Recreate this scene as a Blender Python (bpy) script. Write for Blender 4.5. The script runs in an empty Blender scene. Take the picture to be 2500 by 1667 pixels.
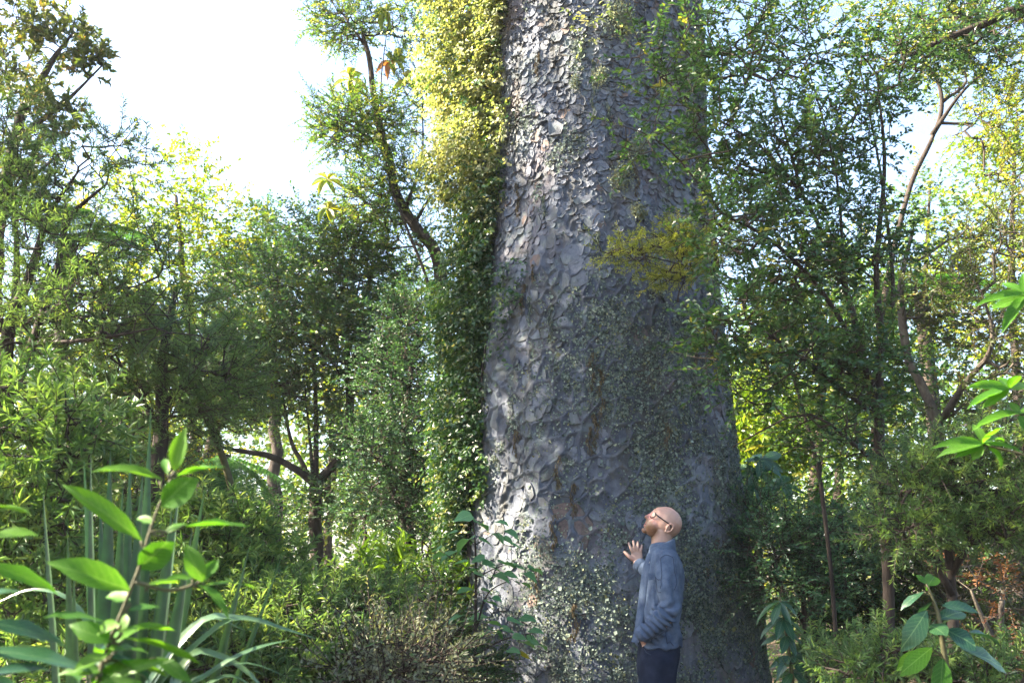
import bpy, bmesh, math
import numpy as np
from mathutils import Vector, Matrix

R = math.radians
scene = bpy.context.scene
COL = scene.collection

# ---------------------------------------------------------------- camera
PITCH, CAMZ, FPX = R(12.0), 1.52, 35.0 / 36.0 * 2500.0
cam_d = bpy.data.cameras.new('camera')
cam_d.lens, cam_d.sensor_width = 35.0, 36.0
cam_d.clip_start, cam_d.clip_end = 0.05, 500.0
cam_d.dof.use_dof = True
cam_d.dof.focus_distance = 5.7
cam_d.dof.aperture_fstop = 5.6
cam = bpy.data.objects.new('camera', cam_d)
cam.location = (0, 0, CAMZ)
cam.rotation_euler = (R(90) + PITCH, 0, 0)
COL.objects.link(cam)
scene.camera = cam

# ---------------------------------------------------------------- sky and sun
SUN_AZ, SUN_EL = R(88.0), R(37.0)          # degrees to the left of the view, height
SUN = Vector((-math.sin(SUN_AZ) * math.cos(SUN_EL), math.cos(SUN_AZ) * math.cos(SUN_EL), math.sin(SUN_EL)))
world = bpy.data.worlds.new('World')
scene.world = world
world.use_nodes = True
wn = world.node_tree
sky = wn.nodes.new('ShaderNodeTexSky')
sky.sky_type = 'NISHITA'
sky.sun_disc = False
sky.sun_elevation = SUN_EL
sky.sun_rotation = -SUN_AZ
sky.air_density, sky.dust_density, sky.ozone_density = 1.0, 1.6, 1.6
wn.links.new(sky.outputs[0], wn.nodes['Background'].inputs[0])
wn.nodes['Background'].inputs[1].default_value = 0.055
sun_d = bpy.data.lights.new('sun', 'SUN')
sun_d.energy, sun_d.angle, sun_d.color = 4.2, R(0.53), (1.0, 0.87, 0.68)
sun = bpy.data.objects.new('sun', sun_d)
sun.rotation_euler = SUN.to_track_quat('Z', 'Y').to_euler()
sun.location = SUN * 40
COL.objects.link(sun)

scene.render.engine = 'CYCLES'
scene.view_settings.view_transform = 'Standard'
scene.view_settings.look = 'None'
scene.view_settings.gamma = 1.0
scene.view_settings.exposure = 3.6
scene.cycles.max_bounces = 8
scene.cycles.diffuse_bounces = 4
scene.cycles.glossy_bounces = 2
scene.cycles.transmission_bounces = 6
scene.cycles.transparent_max_bounces = 4
scene.cycles.caustics_reflective = False
scene.cycles.caustics_refractive = False
scene.cycles.use_denoising = True

# ---------------------------------------------------------------- helpers
CP, SP_ = math.cos(PITCH), math.sin(PITCH)
def P(px, py, Y):
    """world point at depth Y seen at a photograph pixel (2500 px wide)"""
    r, u = (px - 1250.0) / FPX, (833.5 - py) / FPX
    t = Y / (CP - u * SP_)
    return np.array((r * t, Y, CAMZ + (SP_ + u * CP) * t))
def MPP(Y):
    return Y / FPX            # metres for one photograph pixel, about

def unit(v):
    v = np.asarray(v, float)
    return v / np.maximum(np.linalg.norm(v, axis=-1, keepdims=True), 1e-9)

def _hash(i, j, k, seed):
    h = (i * 374761393 + j * 668265263 + k * 2147483647 + seed * 1274126177) & 0xFFFFFFFF
    h = ((h ^ (h >> 13)) * 1274126177) & 0xFFFFFFFF
    return ((h ^ (h >> 16)) & 0xFFFFFF) / float(0xFFFFFF)
def vnoise(p, seed=0):
    p = np.asarray(p, float)
    i = np.floor(p).astype(np.int64); f = p - i; f = f * f * (3 - 2 * f)
    o = 0
    for a in (0, 1):
        for b in (0, 1):
            for c in (0, 1):
                w = (f[..., 0] if a else 1 - f[..., 0]) * (f[..., 1] if b else 1 - f[..., 1]) * (f[..., 2] if c else 1 - f[..., 2])
                o = o + w * _hash(i[..., 0] + a, i[..., 1] + b, i[..., 2] + c, seed)
    return o
def fbm(p, seed=0, n=3):
    o, a, s = 0, 0.5, 0
    for q in range(n):
        o = o + a * vnoise(np.asarray(p) * 2.0 ** q, seed + q); s += a; a *= 0.5
    return o / s
def smooth(a, b, x):
    t = np.clip((np.asarray(x, float) - a) / (b - a), 0, 1)
    return t * t * (3 - 2 * t)

def raw_mesh(name, V, T, tint=None, smooth_shade=False):
    """mesh from vertex array and triangle (or quad) array"""
    V = np.ascontiguousarray(V, dtype=np.float32); T = np.ascontiguousarray(T, dtype=np.int32)
    me = bpy.data.meshes.new(name)
    k = T.shape[1]
    me.vertices.add(len(V)); me.vertices.foreach_set('co', V.ravel())
    me.loops.add(T.size); me.loops.foreach_set('vertex_index', T.ravel())
    me.polygons.add(len(T)); me.polygons.foreach_set('loop_start', np.arange(0, T.size, k, dtype=np.int32))
    if smooth_shade:
        me.polygons.foreach_set('use_smooth', np.ones(len(T), dtype=bool))
    else:
        me.polygons.foreach_set('use_smooth', np.zeros(len(T), dtype=bool))
    if tint is not None:
        at = me.attributes.new('tint', 'FLOAT', 'POINT')
        at.data.foreach_set('value', np.ascontiguousarray(tint, dtype=np.float32))
    me.update(calc_edges=True)
    return me

def empty(name, loc, label=None, cat=None, group=None):
    o = bpy.data.objects.new(name, None)
    o.empty_display_size = 0.1
    COL.objects.link(o); o.location = loc
    tag(o, label, cat, group)
    return o
def tag(o, label=None, cat=None, group=None, kind=None):
    if label: o['label'] = label
    if cat: o['category'] = cat
    if group: o['group'] = group
    if kind: o['kind'] = kind
    return o
def part(name, me, mat, parent=None, kind=None):
    o = bpy.data.objects.new(name, me); COL.objects.link(o)
    if mat is not None and not me.materials: me.materials.append(mat)
    if parent is not None: o.parent = parent
    if kind: o['kind'] = kind
    return o

class Geo:
    """collects vertex and triangle blocks that become one mesh"""
    def __init__(s): s.V, s.T, s.I, s.n = [], [], [], 0
    def add(s, V, T, tint=None):
        V = np.asarray(V, float).reshape(-1, 3); T = np.asarray(T, int).reshape(-1, 3)
        s.V.append(V); s.T.append(T + s.n); s.n += len(V)
        s.I.append(np.full(len(V), 0.5) if tint is None else np.broadcast_to(np.asarray(tint, float), (len(V),)))
    def mesh(s, name, origin=(0, 0, 0), sm=False):
        return raw_mesh(name, np.concatenate(s.V) - np.asarray(origin), np.concatenate(s.T), np.concatenate(s.I), sm)

def frames(d, nh):
    """rotation matrices whose Y runs along d and whose Z leans to nh"""
    y = unit(d); x = unit(np.cross(y, nh)); z = np.cross(x, y)
    return np.stack((x, y, z), axis=-1)

def tube(geo, pts, rad, m=8, cap=True, tint=0.5, wob=0.0, seed=0):
    pts = np.asarray(pts, float); rad = np.broadcast_to(np.asarray(rad, float), (len(pts),))
    tg = unit(np.gradient(pts, axis=0))
    ref = np.array((0.31, 0.9, 0.12)); 
    if abs(np.dot(unit(tg.mean(0)), unit(ref))) > .9: ref = np.array((1., 0, 0))
    V = []
    a = np.arange(m) * 2 * math.pi / m
    x = unit(np.cross(tg[0], ref))
    for i in range(len(pts)):
        x = unit(x - tg[i] * np.dot(x, tg[i])); y = np.cross(tg[i], x)
        ring = pts[i] + rad[i] * (np.cos(a)[:, None] * x + np.sin(a)[:, None] * y)
        V.append(ring)
    V = np.concatenate(V)
    if wob: 
        n = fbm(V / (wob * 6), seed, 2)[:, None] - .5
        c = np.repeat(pts, m, axis=0); V = c + (V - c) * (1 + n * .5)
    T = []
    j = np.arange(m); j2 = (j + 1) % m
    for i in range(len(pts) - 1):
        A, B = i * m, (i + 1) * m
        T.append(np.stack((A + j, A + j2, B + j2), 1)); T.append(np.stack((A + j, B + j2, B + j), 1))
    T = np.concatenate(T)
    if cap:
        e = (len(pts) - 1) * m
        T = np.concatenate((T, np.stack((np.full(m - 2, e), e + np.arange(1, m - 1), e + np.arange(2, m)), 1),
                            np.stack((np.full(m - 2, 0), np.arange(2, m), np.arange(1, m - 1)), 1)))
    geo.add(V, T, tint)

def curve(pts, n):
    """Catmull-Rom through the points, n samples; extra columns are carried along"""
    p = np.asarray(pts, float)
    if len(p) == 2:
        t = np.linspace(0, 1, n)[:, None]; return p[0] * (1 - t) + p[1] * t
    q = np.vstack((2 * p[0] - p[1], p, 2 * p[-1] - p[-2]))
    out = []
    for s in np.linspace(0, len(p) - 1 - 1e-6, n):
        i = int(s); t = s - i
        a, b, c, d = q[i], q[i + 1], q[i + 2], q[i + 3]
        out.append(.5 * (2 * b + (c - a) * t + (2 * a - 5 * b + 4 * c - d) * t * t + (3 * b - a - 3 * c + d) * t ** 3))
    return np.array(out)

def segs(geo, A, B, ra, rb, m=4):
    """many thin twig pieces at once"""
    if len(A) == 0: return
    d = unit(B - A); ref = np.where(np.abs(d[:, 2:3]) > .9, np.array((1., 0, 0)), np.array((0., 0, 1.)))
    x = unit(np.cross(d, ref)); y = np.cross(d, x)
    a = np.arange(m) * 2 * math.pi / m
    ring = np.cos(a)[None, :, None] * x[:, None] + np.sin(a)[None, :, None] * y[:, None]
    V = np.concatenate((A[:, None] + ring * ra[:, None, None], B[:, None] + ring * rb[:, None, None]), 1)
    j = np.arange(m); j2 = (j + 1) % m
    T = np.concatenate((np.stack((j, j2, m + j2), 1), np.stack((j, m + j2, m + j), 1)))
    T = (T[None] + (np.arange(len(A)) * 2 * m)[:, None, None]).reshape(-1, 3)
    geo.add(V.reshape(-1, 3), T)

# leaf outlines: length 1 along Y, width 1 across X, Z is the upper side
def leaf_shape(stations, fold=.18, droop=.25, wave=0.0):
    """stations: (t, half width); returns vertices and triangles with a midrib fold and a drooping tip"""
    V, T = [], []
    for t, w in stations:
        z = -droop * t * t
        if w <= 0: V.append([(0, t, z)])
        else: V.append([(-w, t, z + fold * w * 1.6 + wave * math.sin(t * 17)), (0, t, z), (w, t, z + fold * w * 1.6 + wave * math.cos(t * 15))])
    idx, c = [], 0
    for row in V: idx.append(list(range(c, c + len(row)))); c += len(row)
    for a, b in zip(idx[:-1], idx[1:]):
        if len(a) == 1: T += [(a[0], b[1], b[0]), (a[0], b[2], b[1])]
        elif len(b) == 1: T += [(a[0], a[1], b[0]), (a[1], a[2], b[0])]
        else: T += [(a[0], a[1], b[1]), (a[0], b[1], b[0]), (a[1], a[2], b[2]), (a[1], b[2], b[1])]
    return np.array([v for row in V for v in row]), np.array(T)
LEAF_SMALL = (np.array([(0, 0, 0), (-.5, .45, .07), (0, 1, -.14), (.5, .45, .07)]), np.array([(0, 2, 1), (0, 3, 2)]))
LEAF_MED = leaf_shape([(0, 0), (.3, .42), (.65, .4), (1, 0)], .2, .25)
LEAF_BIG = leaf_shape([(0, .03), (.12, .2), (.3, .42), (.5, .5), (.7, .42), (.87, .2), (1, 0)], .22, .25, .012)
LEAF_LANCE = leaf_shape([(0, .04), (.12, .22), (.28, .42), (.48, .5), (.68, .44), (.85, .24), (.95, .08), (1, 0)], .07, .2, .012)
LEAF_HEART = leaf_shape([(-.08, .3), (.06, .5), (.3, .56), (.55, .44), (.8, .2), (1, 0)], .1, .14, .015)

def scatter(geo, tpl, pos, d, nh, ln, wd, tint):
    """leaves as real little faces: tpl at pos, along d, upper side to nh"""
    V, T = tpl; n = len(pos)
    if n == 0: return
    Rm = frames(d, nh)
    S = np.stack((wd, ln, ln), 1)
    L = V[None] * S[:, None]
    W = np.einsum('nij,nkj->nki', Rm, L) + pos[:, None]
    TT = (T[None] + (np.arange(n) * len(V))[:, None, None]).reshape(-1, 3)
    geo.add(W.reshape(-1, 3), TT, np.repeat(tint, len(V)))

# ---------------------------------------------------------------- materials
def nodes(name):
    m = bpy.data.materials.new(name); m.use_nodes = True
    nt = m.node_tree; nt.nodes.clear()
    return m, nt, nt.nodes.new('ShaderNodeOutputMaterial')
def N(nt, typ, **kw):
    n = nt.nodes.new(typ)
    for k, v in kw.items():
        if k.startswith('i_'): n.inputs[k[2:].replace('_', ' ')].default_value = v
        else: setattr(n, k, v)
    return n
def ramp(nt, src, stops, interp='LINEAR'):
    r = nt.nodes.new('ShaderNodeValToRGB'); r.color_ramp.interpolation = interp
    e = r.color_ramp.elements
    while len(e) < len(stops): e.new(0.5)
    for q, (p, c) in zip(e, stops): q.position = p; q.color = (*c, 1)
    nt.links.new(src, r.inputs[0]); return r
def leaf_mat(name, cols, rough=.42, trans=.38, spec=.5, per='attr', warm=(1.35, 1.3, .55), vein=False):
    m, nt, out = nodes(name); L = nt.links.new
    if per == 'attr': src = N(nt, 'ShaderNodeAttribute', attribute_name='tint').outputs['Fac']
    else: src = N(nt, 'ShaderNodeObjectInfo').outputs['Random']
    st = [(i / max(1, len(cols) - 1) * .94, c) for i, c in enumerate(cols)]
    r = ramp(nt, src, st)
    tc = N(nt, 'ShaderNodeTexCoord'); nz = N(nt, 'ShaderNodeTexNoise', i_Scale=38.0, i_Detail=2.0)
    L(tc.outputs['Object'], nz.inputs['Vector'])
    mr = N(nt, 'ShaderNodeMapRange'); mr.inputs[1].default_value = .3; mr.inputs[2].default_value = .7; mr.inputs[3].default_value = .75; mr.inputs[4].default_value = 1.2
    L(nz.outputs['Fac'], mr.inputs[0])
    mx = N(nt, 'ShaderNodeMix', data_type='RGBA', blend_type='MULTIPLY'); mx.inputs[0].default_value = 1
    L(r.outputs[0], mx.inputs['A']); L(mr.outputs[0], mx.inputs['B'])
    bs = N(nt, 'ShaderNodeBsdfPrincipled', i_Roughness=rough); bs.inputs['Specular IOR Level'].default_value = spec
    if vein:                                    # midrib, side veins and a few blemishes, in the leaf's own coordinates
        def MA(op, a, b=None):
            n = N(nt, 'ShaderNodeMath', operation=op)
            for q, v in enumerate((a, b)):
                if v is None: continue
                if isinstance(v, (int, float)): n.inputs[q].default_value = v
                else: L(v, n.inputs[q])
            return n.outputs[0]
        sx = N(nt, 'ShaderNodeSeparateXYZ'); L(tc.outputs['Object'], sx.inputs[0]); ax = MA('ABSOLUTE', sx.outputs[0])
        ph = MA('FRACT', MA('MULTIPLY', MA('SUBTRACT', sx.outputs[1], MA('MULTIPLY', ax, .55)), 9.0))
        sv = MA('LESS_THAN', MA('ABSOLUTE', MA('SUBTRACT', ph, .5)), .07); mr_ = MA('LESS_THAN', ax, .022)
        vv = MA('MAXIMUM', MA('MULTIPLY', sv, .5), mr_)
        vm = N(nt, 'ShaderNodeMix', data_type='RGBA', blend_type='ADD'); L(MA('MULTIPLY', vv, .22), vm.inputs[0]); L(mx.outputs['Result'], vm.inputs['A']); vm.inputs['B'].default_value = (.3, .42, .16, 1)
        n5 = N(nt, 'ShaderNodeTexNoise', i_Scale=5.5, i_Detail=4.0, i_Roughness=.7); L(tc.outputs['Object'], n5.inputs['Vector'])
        bl = ramp(nt, n5.outputs['Fac'], [(.66, (0, 0, 0)), (.74, (.75, .75, .75))]); bm_ = N(nt, 'ShaderNodeMix', data_type='RGBA'); L(bl.outputs[0], bm_.inputs[0]); L(vm.outputs['Result'], bm_.inputs['A']); bm_.inputs['B'].default_value = (.13, .1, .03, 1)
        bu = N(nt, 'ShaderNodeBump', i_Strength=.35, i_Distance=.004); L(MA('MULTIPLY', vv, -1.0), bu.inputs['Height']); L(bu.outputs[0], bs.inputs['Normal'])
        mx = bm_
    L(mx.outputs['Result'], bs.inputs['Base Color'])
    tm = N(nt, 'ShaderNodeMix', data_type='RGBA', blend_type='MULTIPLY'); tm.inputs[0].default_value = 1
    L(mx.outputs['Result'], tm.inputs['A']); tm.inputs['B'].default_value = (*warm, 1)
    tb = N(nt, 'ShaderNodeBsdfTranslucent'); L(tm.outputs['Result'], tb.inputs[0])
    ms = N(nt, 'ShaderNodeMixShader'); ms.inputs[0].default_value = trans
    L(bs.outputs[0], ms.inputs[1]); L(tb.outputs[0], ms.inputs[2]); L(ms.outputs[0], out.inputs[0])
    return m
def rough_mat(name, cols, scale=8.0, rough=.85, bump=.3, bscale=60.0, stretch=(1, 1, 1), spec=.25, extra=None):
    """noise-coloured matt surface (bark, earth, cloth)"""
    m, nt, out = nodes(name); L = nt.links.new
    tc = N(nt, 'ShaderNodeTexCoord'); mp = N(nt, 'ShaderNodeMapping'); mp.inputs['Scale'].default_value = stretch
    L(tc.outputs['Object'], mp.inputs[0])
    nz = N(nt, 'ShaderNodeTexNoise', i_Scale=scale, i_Detail=6.0, i_Roughness=.65); L(mp.outputs[0], nz.inputs['Vector'])
    n = len(cols); r = ramp(nt, nz.outputs['Fac'], [(.3 + .4 * i / max(1, n - 1), c) for i, c in enumerate(cols)])
    b2 = N(nt, 'ShaderNodeTexNoise', i_Scale=bscale, i_Detail=5.0, i_Roughness=.7); L(mp.outputs[0], b2.inputs['Vector'])
    bp = N(nt, 'ShaderNodeBump', i_Strength=bump, i_Distance=.02); L(b2.outputs['Fac'], bp.inputs['Height'])
    bs = N(nt, 'ShaderNodeBsdfPrincipled', i_Roughness=rough); bs.inputs['Specular IOR Level'].default_value = spec
    L(r.outputs[0], bs.inputs['Base Color']); L(bp.outputs[0], bs.inputs['Normal']); L(bs.outputs[0], out.inputs[0])
    return m
def flat_mat(name, col, rough=.5, spec=.4, metal=0.0):
    m, nt, out = nodes(name)
    bs = N(nt, 'ShaderNodeBsdfPrincipled', i_Roughness=rough, i_Metallic=metal); bs.inputs['Base Color'].default_value = (*col, 1)
    bs.inputs['Specular IOR Level'].default_value = spec
    nt.links.new(bs.outputs[0], out.inputs[0]); return m

M_DARK = leaf_mat('leaf_dark', [(.018, .055, .026), (.034, .09, .034), (.06, .13, .04), (.18, .21, .03)], .34, .4, .6)
M_MID = leaf_mat('leaf_mid', [(.035, .085, .026), (.06, .135, .032), (.095, .185, .04), (.24, .26, .04)], .42, .48)
M_LIME = leaf_mat('leaf_lime', [(.07, .14, .015), (.12, .21, .02), (.2, .27, .025), (.34, .3, .03)], .45, .5)
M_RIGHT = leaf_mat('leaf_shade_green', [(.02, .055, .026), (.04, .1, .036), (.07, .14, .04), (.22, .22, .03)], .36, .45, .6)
M_OLIVE = leaf_mat('leaf_olive', [(.04, .065, .018), (.07, .1, .022), (.11, .14, .03), (.22, .15, .04)], .45, .4)
M_NEEDLE = leaf_mat('needle_green', [(.05, .1, .045), (.085, .16, .06), (.12, .2, .07), (.2, .28, .08)], .5, .5)
M_NEEDLE_Y = leaf_mat('needle_yellow_green', [(.1, .14, .025), (.18, .22, .035), (.26, .29, .06), (.34, .34, .09)], .5, .5)
M_BLUEG = leaf_mat('leaf_blue_green', [(.02, .065, .035), (.04, .1, .05), (.06, .14, .06), (.1, .19, .07)], .4, .36)
M_STAR = leaf_mat('leaf_pale_whorl', [(.06, .13, .035), (.1, .19, .05), (.15, .25, .07), (.24, .32, .09)], .45, .4)
M_GREY = leaf_mat('twig_grey_foliage', [(.1, .12, .08), (.14, .16, .1), (.19, .2, .14), (.1, .17, .06)], .6, .35)
M_DEAD = leaf_mat('dead_leaf', [(.11, .04, .018), (.2, .075, .025), (.3, .13, .05), (.36, .2, .09)], .6, .35)
M_YOUNG = leaf_mat('young_leaf', [(.045, .15, .012), (.065, .19, .014), (.09, .22, .018)], .45, .6, .3, 'obj', (1.25, 1.2, .5), True)
M_BROAD = leaf_mat('broad_leaf', [(.014, .06, .03), (.022, .08, .035), (.036, .1, .03)], .3, .32, .5, 'obj', vein=True)
M_HEART = leaf_mat('heart_leaf', [(.08, .22, .09), (.11, .27, .12), (.14, .3, .13)], .45, .45, .4, 'obj', vein=True)
M_FERN = leaf_mat('fern_green', [(.03, .1, .03), (.05, .15, .035), (.08, .2, .04)], .45, .42)
M_FLAX = leaf_mat('flax_blade', [(.014, .05, .022), (.024, .068, .026), (.036, .085, .03)], .42, .2, .35, 'obj')
M_FLAX_SHEEN = leaf_mat('flax_blade_painted_sheen', [(.045, .1, .045), (.065, .13, .06), (.09, .16, .08)], .3, .25, .6, 'obj')  # glossier, paler copy for the arching blades, highlights painted into the colour
M_YELLOW = leaf_mat('yellow_leaf', [(.42, .36, .02), (.5, .42, .03)], .45, .5, .4, 'obj')
M_VINE_SUN = leaf_mat('vine_leaf_painted_sun', [(.12, .17, .06), (.22, .26, .11), (.33, .34, .18), (.45, .42, .28)], .45, .45, .4)  # yellow copy of the vine leaf, full sunlight painted into the colour
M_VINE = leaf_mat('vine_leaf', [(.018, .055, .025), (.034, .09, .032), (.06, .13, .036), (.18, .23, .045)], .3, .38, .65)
M_LICHEN = leaf_mat('lichen', [(.05, .065, .055), (.1, .13, .11), (.22, .27, .225), (.2, .2, .09)], .9, .12, .1, warm=(1, 1, .9))
M_MOSS = leaf_mat('brown_moss', [(.08, .062, .036), (.13, .1, .058), (.19, .16, .1)], .9, .2, .1, warm=(1.1, 1, .8))
M_WOOD = rough_mat('dark_bark', [(.018, .014, .012), (.04, .03, .024), (.075, .06, .048)], 14, .9, .5, 70, (1, 1, .35))
M_PALEWOOD = rough_mat('pale_mossy_bark', [(.07, .06, .045), (.16, .13, .1), (.26, .23, .18), (.2, .22, .13)], 16, .9, .5, 60, (1, 1, .5))
M_STEM = rough_mat('green_brown_stem', [(.035, .035, .015), (.065, .062, .028), (.1, .095, .045)], 20, .6, .2)
M_EARTH = rough_mat('leaf_litter_earth', [(.018, .013, .008), (.045, .03, .018), (.08, .055, .03)], 3, .95, .8, 14)

# ---------------------------------------------------------------- ground
def build_ground():
    g = np.concatenate((-np.geomspace(140, 14, 14), np.linspace(-13, 13, 90), np.geomspace(14, 140, 14)))
    X, Y = np.meshgrid(g, g + 6)
    p = np.stack((X, Y, 0 * X), -1).reshape(-1, 3)
    p[:, 2] = (fbm(p * .35, 3) - .5) * .22 + (fbm(p * 1.7, 5) - .5) * .06 - .06
    n = len(g); i, j = np.meshgrid(np.arange(n - 1), np.arange(n - 1), indexing='ij')
    a = (i * n + j).ravel()
    T = np.concatenate((np.stack((a, a + 1, a + n + 1), 1), np.stack((a, a + n + 1, a + n), 1)))
    o = part('forest_floor_ground', raw_mesh('forest_floor_ground', p, T, None, True), M_EARTH)
    o.name = 'ground'
    tag(o, 'dark leaf littered forest floor under the plants', 'ground', kind='structure')
build_ground()

# ---------------------------------------------------------------- the great tree
KX, KY = 0.62, 6.66
_KZ = [-.6, 0, .3, .71, 1.13, 1.65, 2.19, 2.75, 3.62, 5.5, 8, 12, 16, 19]
_KR = [1.2, 1.05, 1.0, .945, .918, .882, .842, .815, .752, .722, .68, .6, .46, .3]
def krad(th, z):
    z = np.asarray(z, float); th = np.asarray(th, float)
    r = np.interp(z, _KZ, _KR)
    p = np.stack((np.sin(th) * 2.2, -np.cos(th) * 2.2, z * .55), -1)
    r = r + (fbm(p, 11, 3) - .5) * .085
    p2 = np.stack((np.sin(th) * 7, -np.cos(th) * 7, z * 1.6), -1)
    r = r + (fbm(p2, 21, 2) - .5) * .03
    fl = smooth(1.6, -.2, z)
    r = r + fl * .06 * np.sin(th * 5 + 1.0 + .5 * np.sin(z * 2))
    return r
def ksurf(th, z, h=0.0):
    r = krad(th, z) + h
    return np.stack((KX + r * np.sin(th), KY - r * np.cos(th), z + 0 * r), -1)

def bark_mat():
    m, nt, out = nodes('kauri_bark'); L = nt.links.new
    tc = N(nt, 'ShaderNodeTexCoord'); at = N(nt, 'ShaderNodeAttribute', attribute_name='tint')
    r = ramp(nt, at.outputs['Fac'], [(0, (.045, .05, .06)), (.35, (.083, .094, .118)), (.62, (.122, .138, .168)), (.86, (.18, .192, .215)), (.93, (.125, .1, .095)), (1, (.15, .105, .09))])
    nz = N(nt, 'ShaderNodeTexNoise', i_Scale=26.0, i_Detail=8.0, i_Roughness=.72); L(tc.outputs['Object'], nz.inputs['Vector'])
    r2 = ramp(nt, nz.outputs['Fac'], [(.28, (.5, .5, .55)), (.5, (.95, .95, .97)), (.72, (1.35, 1.33, 1.28))])
    mx = N(nt, 'ShaderNodeMix', data_type='RGBA', blend_type='MULTIPLY'); mx.inputs[0].default_value = 1
    L(r.outputs[0], mx.inputs['A']); L(r2.outputs[0], mx.inputs['B'])
    # thin grey-green crust of lichen and a reddish weathering, each with a shape of its own
    n3 = N(nt, 'ShaderNodeTexNoise', i_Scale=5.0, i_Detail=7.0, i_Roughness=.75); L(tc.outputs['Object'], n3.inputs['Vector'])
    f3 = ramp(nt, n3.outputs['Fac'], [(.52, (0, 0, 0)), (.64, (.6, .6, .6))])
    m2 = N(nt, 'ShaderNodeMix', data_type='RGBA'); L(f3.outputs[0], m2.inputs[0]); L(mx.outputs['Result'], m2.inputs['A']); m2.inputs['B'].default_value = (.15, .19, .175, 1)
    n4 = N(nt, 'ShaderNodeTexNoise', i_Scale=2.6, i_Detail=5.0); L(tc.outputs['Object'], n4.inputs['Vector'])
    f4 = ramp(nt, n4.outputs['Fac'], [(.56, (0, 0, 0)), (.72, (.55, .55, .55))])
    m3 = N(nt, 'ShaderNodeMix', data_type='RGBA'); L(f4.outputs[0], m3.inputs[0]); L(m2.outputs['Result'], m3.inputs['A']); m3.inputs['B'].default_value = (.15, .11, .105, 1)
    # olive-brown runs down the trunk
    mp = N(nt, 'ShaderNodeMapping'); mp.inputs['Scale'].default_value = (7, 7, .8); L(tc.outputs['Object'], mp.inputs[0])
    n6 = N(nt, 'ShaderNodeTexNoise', i_Scale=1.0, i_Detail=6.0, i_Roughness=.7); L(mp.outputs[0], n6.inputs['Vector'])
    f6 = ramp(nt, n6.outputs['Fac'], [(.5, (0, 0, 0)), (.68, (.8, .8, .8))]); m4 = N(nt, 'ShaderNodeMix', data_type='RGBA'); L(f6.outputs[0], m4.inputs[0]); L(m3.outputs['Result'], m4.inputs['A']); m4.inputs['B'].default_value = (.062, .058, .04, 1); m3 = m4
    b = N(nt, 'ShaderNodeTexNoise', i_Scale=130.0, i_Detail=6.0, i_Roughness=.75); L(tc.outputs['Object'], b.inputs['Vector'])
    bp = N(nt, 'ShaderNodeBump', i_Strength=.55, i_Distance=.008); L(b.outputs['Fac'], bp.inputs['Height'])
    bs = N(nt, 'ShaderNodeBsdfPrincipled', i_Roughness=.72); bs.inputs['Specular IOR Level'].default_value = .18
    L(m3.outputs['Result'], bs.inputs['Base Color']); L(bp.outputs[0], bs.inputs['Normal']); L(bs.outputs[0], out.inputs[0])
    return m
M_BARK = bark_mat()

kauri = empty('giant_tree', (KX, KY, 0), 'giant grey trunk with flaking plated bark and pale lichen that the man touches', 'tree')
KO = np.array((KX, KY, 0.0))

def lichen_weight(th, z):
    """how much lichen covers the bark at an angle and height"""
    lo = smooth(3.75, 2.3, z) * smooth(R(-52), R(8), th + (z - 2.2) * -.12)
    base = smooth(1.75, 1.0, z) * (.1 + .8 * smooth(R(-32), R(8), th))
    rim = smooth(R(40), R(68), th) * .55
    p = np.stack((np.sin(th) * 3.6, -np.cos(th) * 3.6, z * 1.5), -1)
    pt = smooth(.4, .58, fbm(p, 51, 4)) 
    sp = smooth(.63, .72, fbm(p * 2.3 + 9, 57, 3)) * .7
    return np.clip(np.maximum(np.maximum(lo, base), rim) * (.08 + .92 * pt) + sp, 0, 1)

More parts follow.
